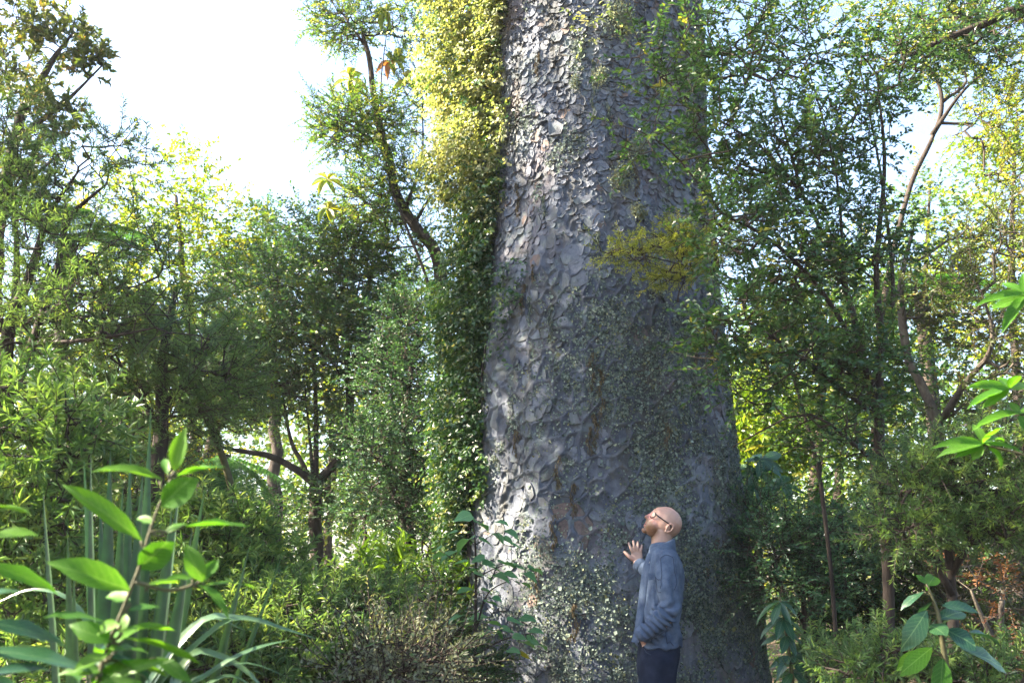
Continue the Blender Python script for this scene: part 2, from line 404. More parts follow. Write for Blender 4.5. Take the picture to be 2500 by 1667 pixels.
def build_kauri():
    rng = np.random.default_rng(5)
    front = np.linspace(R(-112), R(112), 310); back = np.linspace(R(112), R(248), 40)[1:-1]
    th = np.concatenate((front, back)); zs = np.concatenate((np.linspace(-.3, 6.3, 540), np.linspace(6.6, 19, 26)))
    TH, Z = np.meshgrid(th, zs); V = ksurf(TH.ravel(), Z.ravel())
    p = np.stack((np.sin(TH) * 13, -np.cos(TH) * 13, Z * 9), -1).reshape(-1, 3)
    disp = (fbm(p, 31, 3) - .5) * .018
    # hammered dishes with thin ridges between them
    uz = np.stack((TH.ravel() * .84, Z.ravel()), 1); warp = np.stack((fbm(p * .55, 33, 2), fbm(p * .55 + 7, 34, 2)), 1) - .5
    def dish(cell, sd):
        q = (uz + warp * cell * 1.1) / np.array((cell, cell * 1.25)); qi = np.floor(q).astype(np.int64); f1 = np.full(len(q), 9.); f2 = np.full(len(q), 9.)
        for a in (-1, 0, 1):
            for b in (-1, 0, 1):
                c = qi + (a, b); pt = c + np.stack((_hash(c[:, 0], c[:, 1], 0 * c[:, 0], sd), _hash(c[:, 0], c[:, 1], 1 + 0 * c[:, 0], sd)), 1)
                d = np.hypot(q[:, 0] - pt[:, 0], q[:, 1] - pt[:, 1] + .12 * (q[:, 1] > pt[:, 1])); n1 = d < f1
                f2 = np.where(n1, f1, np.minimum(f2, d)); f1 = np.where(n1, d, f1)
        return np.exp(-(f2 - f1) / .16)
    hi = smooth(3.1, 3.9, Z.ravel() + .5 * (fbm(p * .3, 36, 2) - .5))
    disp = disp + dish(.092, 5) * .03 * (1 - hi) * (.35 + .65 * smooth(1.0, 1.9, Z.ravel())) + dish(.055, 6) * .018 * hi
    nrm = unit(np.stack((np.sin(TH), -np.cos(TH), 0 * TH), -1).reshape(-1, 3)); V = V + nrm * disp[:, None]
    n, mm = len(zs), len(th)
    i, j = np.meshgrid(np.arange(n - 1), np.arange(mm), indexing='ij'); j2 = (j + 1) % mm
    Q = np.stack(((i * mm + j), (i * mm + j2), ((i + 1) * mm + j2), ((i + 1) * mm + j)), -1).reshape(-1, 4)
    T = np.concatenate((Q[:, [0, 1, 2]], Q[:, [0, 2, 3]]))
    tint = np.clip(.05 + .55 * fbm(p * .3, 41, 3) + .4 * (fbm(p * .12 + 5, 44) > .7), 0, 1)
    part('trunk', raw_mesh('trunk', V - KO, T, tint, True), M_BARK, kauri)
    # bark plates: overlapping scales with a dished face and a raised lower lip
    C_ = []
    z = .25
    while z < 6.25:
        s = float(np.interp(z, [0, 1.2, 1.9, 2.3, 3.1, 3.5, 4.0, 6.3], [.058, .06, .07, .072, .066, .044, .031, .029]))
        r = float(np.interp(z, _KZ, _KR)); nn = int(R(196) * r / (s * .86))
        t = np.linspace(R(-98), R(98), nn) + rng.uniform(-.35, .35, nn) * s / r + rng.uniform(0, s / r)
        zz = z + rng.uniform(-.38, .38, nn) * s
        ss = s * np.exp(rng.normal(0, .36, nn))
        k = rng.random(nn) < np.interp(z, [0, 1.4, 2.4, 3.2, 3.7, 6.3], [.4, .3, .26, .34, .72, .8])
        C_.append(np.stack((t[k], zz[k], ss[k]), 1)); z += s * .74
    Cc = np.concatenate(C_); n = len(Cc); K = 10
    cp = np.stack((np.sin(Cc[:, 0]) * 2.6, -np.cos(Cc[:, 0]) * 2.6, Cc[:, 1] * 1.4), -1)
    big = fbm(cp, 77, 2); Cc[:, 2] *= .72 + .62 * big                      # areas of broad and of fine scales
    ph = np.linspace(0, 2 * math.pi, K, endpoint=False)[None] + rng.uniform(-.22, .22, (n, K))
    asp = rng.uniform(.85, 1.45, (n, 1))
    jag = rng.uniform(-.42, .42, (n, K)); jag = (jag + np.roll(jag, 1, 1) * .6 + np.roll(jag, -1, 1) * .6) / 1.8; rr = Cc[:, 2:3] * .62 * (1 + jag * (1 + .5 * smooth(3.2, 4, Cc[:, 1:2])))
    du, dv = rr * np.cos(ph), rr * np.sin(ph) * asp
    rot = rng.normal(0, .55, (n, 1)); du, dv = du * np.cos(rot) - dv * np.sin(rot), du * np.sin(rot) + dv * np.cos(rot)
    up = smooth(2.6, 4.0, Cc[:, 1:2])
    thick = (.0042 + .0012 * up) * np.exp(rng.normal(0, .45, (n, 1)))
    low = -np.sin(ph + rng.normal(0, .9, (n, 1)))
    h_rim = thick * (.75 + (.35 + .75 * up) * low + rng.uniform(-.2, .25, (n, K)))
    h_in = thick * (.42 + .2 * low) ; h_c = thick * .3
    lay = rng.uniform(0, .012, (n, 1)) + .002
    rad0 = np.interp(Cc[:, 1], _KZ, _KR)[:, None]
    def ring(f, h): return ksurf(Cc[:, :1] + f * du / rad0, Cc[:, 1:2] + f * dv, h + lay)
    c0 = ksurf(Cc[:, :1], Cc[:, 1:2], h_c + lay)
    V = np.concatenate((c0, ring(.68, h_in), ring(.98, h_rim), ring(1.02, -.012 - lay + 0 * h_rim)), 1)
    j = np.arange(K); j2 = (j + 1) % K; T = [np.stack((0 * j, 1 + j, 1 + j2), 1)]
    for a in range(2):
        A, B = 1 + a * K, 1 + (a + 1) * K
        T += [np.stack((A + j, B + j, B + j2), 1), np.stack((A + j, B + j2, A + j2), 1)]
    T = np.concatenate(T); k = V.shape[1]
    tn = np.clip(rng.normal(.55, .17, n) + .12 * (big - .5), 0.02, .86)
    red = rng.random(n) < .025 + .02 * up[:, 0]; tn[red] = rng.uniform(.9, 1, red.sum())
    vt = np.repeat(tn, k)
    vis = (np.abs(Cc[:, 0]) < R(62)) & (Cc[:, 1] > .8) & (Cc[:, 1] < 5.2)
    score = Cc[:, 2] * vis * np.cos(Cc[:, 0]) * (1 - .75 * lichen_weight(Cc[:, 0], Cc[:, 1]))
    top = np.argsort(-score)[:300]; rest = np.setdiff1d(np.arange(n), top)
    for q in top:
        me = raw_mesh('bark_plate', V[q] - c0[q, 0], T, vt[q * k:(q + 1) * k], False)
        o = part('bark_plate', me, M_BARK, kauri); o.location = c0[q, 0] - KO
    TT = (T[None] + (np.arange(len(rest)) * k)[:, None, None]).reshape(-1, 3)
    part('bark_flakes', raw_mesh('bark_flakes', V[rest].reshape(-1, 3) - KO, TT, np.repeat(tn[rest], k), False), M_BARK, kauri, 'stuff')
    # lichen: small crumpled lobes in rosettes
    g = Geo(); nc = 70000
    t = rng.uniform(R(-92), R(96), nc); zz = .4 + 5.9 * rng.random(nc) ** 1.25
    w = lichen_weight(t, zz); kk = rng.random(nc) < w * .95
    t, zz = t[kk], zz[kk]; m = 6
    sp = np.exp(rng.normal(-3.95, .45, len(t)))
    t2 = np.repeat(t, m) + rng.normal(0, 1, len(t) * m) * np.repeat(sp, m) / .85; z2 = np.repeat(zz, m) + rng.normal(0, 1, len(t) * m) * np.repeat(sp, m)
    hh = rng.uniform(.002, .016, len(t2)) + np.repeat(rng.uniform(0, .006, len(t)), m)
    pos = ksurf(t2, z2, hh + .006); nr = np.stack((np.sin(t2), -np.cos(t2), 0 * t2), 1)
    d = unit(np.cross(nr, rng.normal(size=nr.shape)) + nr * rng.uniform(-.1, .8, (len(t2), 1)))
    ln = np.exp(rng.normal(-4.62, .4, len(t2)))
    scatter(g, LEAF_SMALL, pos, d, nr + rng.normal(0, .5, nr.shape), ln, ln * rng.uniform(.7, 1.3, len(t2)), np.clip(np.repeat(rng.normal(.42, .22, len(t)), m) + rng.normal(0, .12, len(t2)), 0, 1))
    part('lichen', g.mesh('lichen', KO), M_LICHEN, kauri, 'stuff')
    # hanging brown moss and beard lichen
    g = Geo(); g2 = Geo()
    spots = [(1290, 120, 60, 0), (1440, 130, 130, 1), (1235, 440, 70, 0), (1462, 900, 100, 0), (1450, 1010, 60, 0), (1435, 1040, 50, 0), (1262, 690, 60, 0),
             (1285, 720, 50, 1), (1340, 740, 70, 1), (1368, 1110, 60, 0), (1400, 1180, 60, 0), (1363, 1255, 60, 0), (1620, 1030, 50, 0), (1410, 1470, 60, 0),
             (1455, 560, 60, 1), (1530, 330, 40, 0), (1480, 240, 50, 1), (1555, 400, 60, 0), (1310, 470, 40, 1), (1700, 820, 60, 0), (1265, 1050, 50, 0), (1440, 860, 70, 0), (1330, 1380, 60, 0), (1290, 640, 40, 0)]
    for px, py, hpx, kind in spots:
        Yg = KY - .7; c = P(px, py, Yg); s = np.clip((c[0] - KX) / .85, -.98, .98); th0 = math.asin(s); m = int(hpx * 2.0)
        c = P(px, py, KY - .82 * math.cos(th0))
        tt = th0 + rng.normal(0, .011, m) * (1.3 - rng.random(m)); z1 = c[2] - rng.random(m) ** 1.3 * hpx * .0032; tt = tt + .012 * np.sin(z1 * 40)
        pos = ksurf(tt, z1, rng.uniform(.01, .035, m)); d = np.stack((rng.normal(0, .3, m), rng.normal(-.15, .3, m), -np.ones(m)), 1)
        scatter(g2 if kind else g, LEAF_SMALL, pos, d, np.stack((np.sin(tt), -np.cos(tt), 0 * tt), 1) + rng.normal(0, .6, (m, 3)), rng.uniform(.015, .04, m), rng.uniform(.002, .005, m), rng.random(m))
    part('hanging_moss', g.mesh('hanging_moss', KO), M_MOSS, kauri, 'stuff')
    for px, py, s in [(1525, 45, .1), (1470, 190, .05), (1560, 370, .07), (1520, 440, .08), (1405, 205, .03), (1600, 700, .06), (1560, 520, .05)]:
        c = P(px, py, KY - .8); th0 = math.asin(np.clip((c[0] - KX) / .78, -.95, .95)); c = P(px, py, KY - .75 * math.cos(th0)); m = int(9000 * s)
        tt = th0 + rng.normal(0, s * .55, m); z1 = c[2] + rng.normal(0, s * .6, m)
        pos = ksurf(tt, z1, rng.uniform(.01, .05, m)); nr = np.stack((np.sin(tt), -np.cos(tt), 0 * tt), 1)
        scatter(g2, LEAF_SMALL, pos, rng.normal(size=(m, 3)) + nr, nr + rng.normal(0, .7, nr.shape), rng.uniform(.01, .022, m), rng.uniform(.006, .014, m), rng.uniform(.5, 1, m))
    part('beard_lichen', g2.mesh('beard_lichen', KO), M_LICHEN, kauri, 'stuff')
    # the crown high above the picture
    g = Geo(); gl = Geo()
    for a in range(11):
        an = a * 2.4; z0 = 14 + a * .45; ln = rng.uniform(2.6, 4.2); rr = float(np.interp(z0, _KZ, _KR)); d = np.array((math.sin(an), -math.cos(an), 0))
        pts = curve([KO + d * rr * .5 + (0, 0, z0), KO + d * (rr + ln * .5) + (0, 0, z0 + .7), KO + d * (rr + ln) + (0, 0, z0 + 2.2)], 9)
        gb = Geo(); tube(gb, pts, np.linspace(.22, .05, 9), 8); part('limb', gb.mesh('limb', KO, True), M_BARK, kauri)
        m = 260; q = pts[rng.integers(4, 9, m)] + rng.normal(0, .75, (m, 3))
        scatter(gl, LEAF_SMALL, q, rng.normal(size=(m, 3)), np.array((0, 0, 1.)) + rng.normal(0, .6, (m, 3)), rng.uniform(.12, .3, m), rng.uniform(.05, .12, m), rng.random(m))
    part('crown', gl.mesh('crown', KO), M_DARK, kauri, 'stuff')
build_kauri()

# ---------------------------------------------------------------- climbing vine on the lit side of the trunk
def build_vine():
    rng = np.random.default_rng(8)
    base = ksurf(np.array(R(-88)), np.array(0.0), .15); base[2] = 0
    v = empty('climbing_vine', base, 'leafy green climber that sheathes the left flank of the giant trunk', 'vine')
    g = Geo()
    for q in range(7):
        th0 = R((-73, -78, -84, -100, -108, -118, -95)[q])
        zs = np.linspace(-.05, (2.9, 3.3, 4.4, 6.2, 6.3, 6.2, 3.0)[q], 46); th = th0 + .06 * np.cumsum(rng.normal(0, .5, 46)) * .35
        g = Geo(); tube(g, ksurf(th, zs, .03 + .02 * np.sin(zs * 3 + q)), np.linspace(.016, .005, 46) * rng.uniform(.6, 1.2), 6, tint=.5); part('stem', g.mesh('stem', base, True), M_WOOD, v)
    g = Geo(); n = 7600
    z = rng.uniform(.15, 6.4, n); th = R(-92) + R(19) * rng.normal(size=n)
    mx = np.interp(z, [0, 1.2, 1.7, 2.5, 3.6, 4.6, 6.4], [.13, .14, .16, .2, .28, .44, .52])
    lump = .1 + 1.7 * fbm(np.stack((np.sin(th) * 4, np.cos(th) * 4, z * 2.6), 1), 61, 3)
    h = .03 + mx * lump * rng.random(n) ** .6
    edge = np.interp(z, [0, 1.0, 1.8, 3, 4.2, 6.4], [-62, -72, -72, -70, -66, -64]) + 46 * (fbm(np.stack((z * 1.3, 0 * z, 0 * z), 1), 66, 3) - .5) + rng.normal(0, 5, len(z))
    h = h * smooth(2, -22, np.degrees(th) - edge) + .02; k = np.degrees(th) < edge; th, z, h = th[k], z[k], h[k]
    z3 = rng.uniform(.4, 6.3, 2600); e3 = np.interp(z3, [0, 1.0, 1.8, 3, 4.2, 6.4], [-66, -75, -75, -72, -69, -66]) + 30 * (fbm(np.stack((z3 * 1.9, 0 * z3, 0 * z3), 1), 68, 3) - .5)
    th = np.concatenate((th, R(1) * (e3 - np.abs(rng.normal(0, 13, 2600))))); z = np.concatenate((z, z3)); h = np.concatenate((h, rng.uniform(.02, .09, 2600)))
    # sprays that creep out over the bark
    sp = np.array([P(px, py, 6.0) for px, py in [(1225, 640), (1240, 700), (1215, 760), (1190, 1120), (1200, 1150), (1190, 1180), (1185, 300), (1195, 380), (1180, 960), (1230, 690), (1205, 820), (1170, 1040), (1200, 250), (1190, 100), (1500, 60), (1420, 90)]])
    b = ksurf(th, z, h); nr = np.stack((np.sin(th), -np.cos(th), 0 * th), 1)
    for c in sp:
        t0 = math.asin(np.clip((c[0] - KX) / .86, -.98, .98)); zc = P(1250 + (c[0]) / 6.0 * FPX, 0, 6)[2]
        m = 7; tt = t0 + rng.normal(0, .035, m); b = np.vstack((b, ksurf(tt, c[2] + rng.normal(0, .05, m), .03))); nr = np.vstack((nr, np.stack((np.sin(tt), -np.cos(tt), 0 * tt), 1)))
    m = 12; n = len(b)
    d = unit(nr * .55 + np.array((0, 0, -.55)) + rng.normal(0, .55, (n, 3)))
    ts = np.linspace(.1, 1, m); sl = rng.uniform(.1, .22, n)
    pos = b[:, None] + d[:, None] * (ts[None, :, None] * sl[:, None, None]); pos = pos.reshape(-1, 3) + rng.normal(0, .008, (n * m, 3))
    side = unit(np.cross(np.repeat(d, m, 0), np.array((0, 0, 1.)))) * np.tile(np.where(np.arange(m) % 2, 1, -1), n)[:, None]
    ld = unit(side * .8 + np.repeat(d, m, 0) * .5 + rng.normal(0, .3, (n * m, 3)) + np.array((0, 0, -.25)))
    nh = np.repeat(nr, m, 0) * .7 + np.array((0, 0, .6)) + rng.normal(0, .4, (n * m, 3))
    ln = rng.uniform(.022, .04, n * m)
    tn = np.clip(np.repeat(rng.normal(.4, .2, n), m) + rng.normal(0, .15, n * m), 0, 1)
    yl = np.repeat(rng.random(n) < smooth(3.5, 4.3, b[:, 2] + .5 * (fbm(b * 1.5, 69, 2) - .5)) * .8 + .06, m); g2 = Geo()  # sprays that take the painted sunlight, mostly near the top
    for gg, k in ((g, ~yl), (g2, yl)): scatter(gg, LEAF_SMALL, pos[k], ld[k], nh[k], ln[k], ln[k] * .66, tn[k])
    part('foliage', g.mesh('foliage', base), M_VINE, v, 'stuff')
    o = part('foliage', g2.mesh('foliage', base), M_VINE_SUN, v, 'stuff'); o['label'] = 'upper foliage of the climber with sunlight painted in as pale yellow'
build_vine()

# ---------------------------------------------------------------- trees and shrubs
UP = np.array((0, 0, 1.0))
SPEC = dict(   # leaf length, width ratio, leaves on a spray, spray length, arrangement, droop
    round=(.034, .55, 16, .2, 'alt', .1), roundbig=(.055, .5, 14, .28, 'alt', .15), fine=(.022, .5, 18, .15, 'alt', .1),
    far=(.075, .6, 12, .36, 'alt', .1), lance=(.085, .3, 9, .2, 'whorl', .15), needle=(.03, .13, 30, .13, 'whorl', .05),
    needlefar=(.055, .16, 22, .26, 'whorl', .1), star=(.042, .2, 20, .1, 'whorl', -.1), clump=(.06, .5, 16, .13, 'whorl', 0),
    twiggy=(.016, .4, 14, .16, 'whorl', .05), big=(.15, .42, 7, .22, 'whorl', .1))
TPL = dict(lance=LEAF_MED, big=LEAF_MED, star=LEAF_SMALL)

def wood_and_sprays(rng, trunks, blobs, spec, gap, reach=.16, r0=.0022, dense=1.0):
    """trunk polylines [(px,py,Y,r)..] already in world coordinates, attractor blobs -> wood Geo, spray bases and directions"""
    g = Geo()
    pts_all = []
    for tr in trunks:
        tr = np.asarray(tr, float); n = max(6, int(np.linalg.norm(np.diff(tr[:, :3], axis=0), axis=1).sum() / .09))
        c = curve(tr, min(n, 60)); c[:, 3] = np.maximum(c[:, 3], .003)
        c[1:-1, :3] += (fbm(c[1:-1, :3] * 3.1, 3, 2)[:, None] - .5) * c[1:-1, 3:4] * 1.4
        tube(g, c[:, :3], c[:, 3], 9 if c[:, 3].max() > .03 else 6, wob=c[:, 3].max(), seed=int(rng.integers(99)))
        pts_all.append(c)
    node = np.concatenate(pts_all); cap = 20000
    NP = np.zeros((cap, 3)); NR = np.zeros(cap); PAR = np.full(cap, -1); cnt = len(node)
    NP[:cnt] = node[:, :3]; NR[:cnt] = node[:, 3]; nt0 = cnt
    A, Cc, Rr = [], [], []
    for c, r, n in blobs:
        n = int(n * dense); q = unit(rng.normal(size=(n, 3))) * (rng.random((n, 1)) ** .42)
        a = np.asarray(c) + q * np.asarray(r)
        if gap > 0:
            f = fbm(a * 2.3 / max(.3, np.mean(r)) , int(rng.integers(1000)), 3); thr = np.quantile(f, gap); a = a[f > thr]
        a = a[a[:, 2] > .03]
        A.append(a); Cc.append(np.repeat([np.asarray(c)], len(a), 0))
    A = np.concatenate(A); Cc = np.concatenate(Cc)
    dmin = np.array([np.min(np.sum((NP[:nt0] - a) ** 2, 1)) for a in A]); o = np.argsort(dmin); A, Cc = A[o], Cc[o]
    ends, dirs = [], []
    for a in A:
        d = np.linalg.norm(NP[:cnt] - a, axis=1) + .35 * np.maximum(0, NP[:cnt, 2] - a[2])
        i = int(np.argmin(d)); p = NP[i]; L = np.linalg.norm(a - p)
        k = max(1, int(L / reach)); last = i
        bow = rng.normal(0, .07, 3) * L + UP * .05 * L
        for s in range(1, k + 1):
            if cnt >= cap: break
            t = s / k; NP[cnt] = p + (a - p) * t + bow * math.sin(t * math.pi); PAR[cnt] = last; NR[cnt] = 0; last = cnt; cnt += 1
        ends.append(NP[last]); dirs.append(NP[last] - NP[PAR[last]] if PAR[last] >= 0 else UP)
    rad = np.zeros(cnt); ch = np.zeros(cnt)
    for i in range(cnt - 1, nt0 - 1, -1):
        r = max(r0, ch[i] ** (1 / 2.3)); rad[i] = r
        if PAR[i] >= nt0: ch[PAR[i]] += r ** 2.3
    rad[:nt0] = NR[:nt0]
    idx = np.arange(nt0, cnt)
    if len(idx):
        pa = PAR[idx]; segs(g, NP[pa], NP[idx], np.minimum(rad[pa], rad[idx] * 1.35), rad[idx], 4)
    return g, np.array(ends), unit(np.array(dirs)), Cc

def spray_leaves(g, rng, base, d, out, spec, size=1.0, per=1.0, twig=None, tintc=.42, tints=.2):
    L, W, k, SL, arr, droop = SPEC[spec]; L *= size; SL *= size; k = max(3, int(k * per)); n = len(base)
    d = unit(d * .7 + out * .55 + UP * .22 + rng.normal(0, .4, (n, 3)))
    sl = SL * rng.uniform(.6, 1.3, n); ts = np.linspace(.08, 1, k)
    pos = base[:, None] + d[:, None] * (ts[None, :, None] * sl[:, None, None]) - UP * (droop * ts[None, :, None] ** 2 * sl[:, None, None])
    if twig is not None: segs(twig, base, pos[:, -1], np.full(n, .0022 * size), np.full(n, .001 * size), 3)
    pos = pos.reshape(-1, 3); dd = np.repeat(d, k, 0); m = n * k
    if arr == 'alt':
        side = unit(np.cross(dd, UP)) * np.tile(np.where(np.arange(k) % 2, 1., -1.), n)[:, None]
        ld = side * .8 + dd * .55 + rng.normal(0, .38, (m, 3)); nh = UP * .9 + rng.normal(0, .5, (m, 3)) + np.repeat(out, k, 0) * .3
    else:
        x = unit(np.cross(dd, UP + .01)); y = np.cross(dd, x); a = rng.uniform(0, 2 * math.pi, m)
        rd = np.cos(a)[:, None] * x + np.sin(a)[:, None] * y
        ld = rd * .8 + dd * .75 + rng.normal(0, .15, (m, 3)); nh = dd * .8 + UP * .4 - rd * .3 + rng.normal(0, .25, (m, 3))
    ln = L * rng.uniform(.65, 1.2, m)
    tint = np.clip(np.repeat(rng.normal(tintc, tints, n), k) + rng.normal(0, tints * .6, m), 0, 1)
    scatter(g, TPL.get(spec, LEAF_SMALL), pos, ld, nh, ln, ln * W, tint)

def plant(name, label, cat, trunks, blobs, spec, lmat, wmat=None, seed=1, gap=.3, size=1.0, per=1.0, dense=1.0, group=None, names=('trunk', 'crown'), world_trunks=False, tint=(.42, .2), pre=None):
    """one tree or shrub: trunks as [(px,py,Y,r_m)..], blobs as (px,py,Y,rx_px,ry_px,depth_m,n)"""
    rng = np.random.default_rng(seed)
    tw = [np.array([[*P(a, b, y), r] for a, b, y, r in t]) for t in trunks]
    for t in tw[:1]:
        if t[0, 2] > -.05: t[0, 2] = min(t[0, 2], -.05) if t[0, 2] < .6 else t[0, 2]
    root = tw[0][0, :3].copy()
    if root[2] > .05:                                    # carry the first stem down to the earth
        tw[0] = np.vstack([np.array([[root[0], root[1], -.08 + (root[2] + .08) * q, tw[0][0, 3] * (1.15 - .15 * q)]]) for q in (0, .35, .7, .92)] + [tw[0]]); root = tw[0][0, :3].copy()
    root[2] = 0.0
    bw = [(P(a, b, y), (rx * MPP(y), rd, ry * MPP(y)), n) for a, b, y, rx, ry, rd, n in blobs]
    e = empty(name, root, label, cat, group)
    g, ends, dirs, cc = wood_and_sprays(rng, tw, bw, spec, gap, dense=dense)
    gl = Geo(); out = unit(ends - cc)
    spray_leaves(gl, rng, ends, dirs, out, spec, size, per, g, *tint)
    part(names[0], g.mesh(names[0], root, True), wmat or M_WOOD, e)
    part(names[1], gl.mesh(names[1], root), lmat, e, 'stuff')
    return e
SH = ('stem', 'foliage')

M_MIDWOOD = rough_mat('mottled_bark', [(.03, .025, .02), (.075, .06, .048), (.13, .11, .085), (.1, .11, .06)], 18, .9, .5, 60, (1, 1, .5))

# ---- left side, far to near
plant('sunlit_tree', 'yellow green sunlit tree at the foot of the white sky on the left', 'tree',
      [[(470, 1330, 11.5, .09), (480, 1000, 11.5, .07), (455, 700, 11.3, .045), (430, 480, 11.2, .02)], [(470, 900, 11.4, .03), (600, 760, 11, .012)], [(470, 850, 11.4, .03), (330, 650, 11, .012)]],
      [(420, 430, 11.2, 110, 90, .8, 130), (330, 560, 11, 150, 130, 1, 260), (540, 560, 11.3, 130, 90, .9, 190), (430, 700, 11, 230, 130, 1.2, 420), (620, 690, 11.6, 120, 100, .9, 200), (470, 880, 11.2, 210, 140, 1.2, 320)],
      'far', M_LIME, seed=11, gap=.22, size=.85, tint=(.5, .22))
plant('pointed_tree', 'slim blue green tree with pointed tips against the white sky', 'tree',
      [[(670, 1300, 14.5, .1), (670, 900, 14.5, .06), (660, 640, 14.4, .03), (652, 480, 14.4, .008)], [(675, 800, 14.4, .03), (740, 640, 14.2, .008)]],
      [(652, 560, 14.4, 42, 90, .5, 120), (665, 660, 14.4, 85, 80, .7, 180), (740, 620, 14.2, 50, 70, .5, 110), (700, 770, 14.4, 150, 120, 1, 300), (580, 640, 14.6, 60, 60, .6, 90)],
      'far', M_BLUEG, seed=12, gap=.2, size=.75)
plant('clump_leaved_tree', 'tall tree with dark rounded leaf clumps in the top left corner', 'tree',
      [[(-60, 1200, 8.6, .11), (-20, 700, 8.6, .08), (30, 350, 8.5, .05), (110, 180, 8.4, .03), (180, 80, 8.4, .012)], [(30, 350, 8.5, .035), (170, 240, 8.4, .016), (250, 160, 8.3, .008)], [(0, 500, 8.5, .03), (140, 380, 8.4, .012)]],
      [(60, 40, 8.5, 80, 50, .5, 70), (120, 100, 8.4, 60, 45, .4, 60), (180, 60, 8.4, 40, 40, .3, 40), (210, 150, 8.3, 40, 35, .3, 45), (240, 130, 8.3, 26, 24, .2, 26), (100, 240, 8.4, 90, 60, .5, 80), (20, 160, 8.6, 60, 90, .5, 80), (150, 300, 8.4, 70, 60, .5, 60), (40, 420, 8.5, 120, 110, .7, 130)],
      'clump', M_OLIVE, seed=13, gap=.2, size=1.0, tint=(.4, .22))
plant('leaning_tree', 'dark leaning trunk under leafy boughs behind the tree fern', 'tree',
      [[(480, 1240, 10.2, 0.06), (520, 1060, 10.2, 0.051), (585, 950, 10.2, 0.042), (660, 830, 10.2, 0.027), (720, 740, 10.2, 0.012)], [(560, 990, 10.2, 0.018), (440, 880, 10, 0.0072)]],
      [(560, 850, 10.1, 150, 100, .9, 260), (470, 960, 9.9, 110, 70, .7, 150), (640, 960, 10.4, 90, 80, .7, 120), (380, 860, 10, 90, 90, .7, 130)],
      'round', M_MID, seed=14, gap=.25, size=1.35)
plant('forked_tree', 'dark slender forked tree whose low arms spread left and right', 'tree',
      [[(770, 1500, 9, .07), (770, 1350, 9, .063), (768, 1250, 9, .06), (772, 1172, 9, .058)],
       [(772, 1180, 9, .045), (735, 1150, 8.95, .034), (660, 1115, 8.9, .027), (590, 1103, 8.8, .02), (520, 1085, 8.7, .01)],
       [(772, 1180, 9, .05), (810, 1140, 9, .044), (845, 1090, 9, .04), (853, 1000, 9, .036), (850, 880, 9, .03), (855, 780, 9, .022), (880, 680, 9, .01)],
       [(772, 1180, 9, .035), (772, 1060, 9.1, .025), (770, 930, 9.1, .018), (760, 800, 9.1, .01)],
       [(768, 1180, 9, .03), (740, 1130, 9.1, .024), (710, 1080, 9.15, .018), (690, 960, 9.2, .01)],
       [(772, 1215, 9, .02), (800, 1190, 8.9, .016), (870, 1165, 8.8, .008)],
       [(765, 1170, 9, .018), (755, 1060, 9, .014), (745, 950, 9, .008)],
       [(852, 960, 9, .02), (930, 965, 8.9, .014), (1020, 980, 8.8, .006)]],
      [(690, 720, 8.9, 190, 110, 1, 480), (880, 690, 9, 140, 110, .9, 380), (790, 850, 8.9, 190, 90, .9, 420), (620, 880, 8.9, 150, 80, .8, 260), (940, 860, 9, 110, 120, .8, 260), (700, 970, 9.1, 150, 55, .7, 150), (560, 1000, 8.8, 90, 60, .6, 120), (880, 1060, 9, 110, 90, .6, 190), (720, 1250, 9.1, 70, 50, .4, 50), (850, 1230, 9, 100, 60, .5, 130), (790, 590, 9.2, 150, 60, .8, 200)],
      'round', M_DARK, seed=15, gap=.16, dense=1.35, size=1.25, tint=(.45, .2))
plant('branching_epiphyte_tree', 'gnarled tree with separate leafy clumps leaning out beside the vine', 'tree',
      [[(1085, 1250, 8.3, 0.072), (1085, 800, 8.2, 0.0648), (1060, 620, 8.1, 0.0576), (1015, 560, 8, 0.054), (975, 490, 8, 0.0432), (945, 390, 8, 0.036), (930, 330, 8, 0.0324), (915, 240, 8, 0.0288), (905, 160, 8, 0.02448), (885, 80, 8, 0.0144)],
       [(940, 370, 8, 0.0216), (850, 300, 7.9, 0.00864)], [(890, 110, 8, 0.0144), (840, 40, 8, 0.0072)], [(990, 510, 8, 0.018), (1030, 380, 8, 0.00864), (1030, 200, 8, 0.00576)], [(1010, 550, 8, 0.018), (1050, 480, 7.9, 0.01008)]],
      [(850, 50, 8, 95, 62, .45, 300), (770, 20, 8, 45, 30, .25, 40), (870, 290, 7.9, 120, 62, .5, 420), (830, 330, 7.9, 80, 50, .4, 120), (950, 440, 8, 95, 70, .45, 280), (900, 500, 8, 85, 60, .45, 220), (1000, 240, 8.1, 60, 110, .4, 110), (1010, 60, 8.1, 80, 60, .4, 130), (990, 600, 8.2, 90, 80, .5, 180), (880, 580, 8.3, 90, 60, .5, 170)],
      'fine', M_MID, M_WOOD, seed=16, gap=.15, size=1.4, tint=(.5, .25))
plant('glossy_shrub', 'tall dark glossy leaved shrub growing between forked tree and vine', 'shrub',
      [[(1000, 1500, 7.6, .06), (1005, 1300, 7.6, .05), (990, 1050, 7.6, .03), (1010, 850, 7.6, .012)], [(1000, 1300, 7.6, .03), (930, 1120, 7.5, .014)], [(1000, 1250, 7.6, .03), (1060, 1050, 7.4, .012)]],
      [(990, 780, 7.6, 70, 90, .4, 200), (960, 930, 7.6, 100, 90, .5, 300), (1010, 1080, 7.5, 90, 110, .5, 320), (910, 1100, 7.5, 90, 80, .5, 240), (960, 1220, 7.5, 110, 80, .5, 280), (1030, 1330, 7.4, 70, 80, .4, 150)],
      'fine', M_BLUEG, seed=17, gap=.15, size=1.35, names=SH)
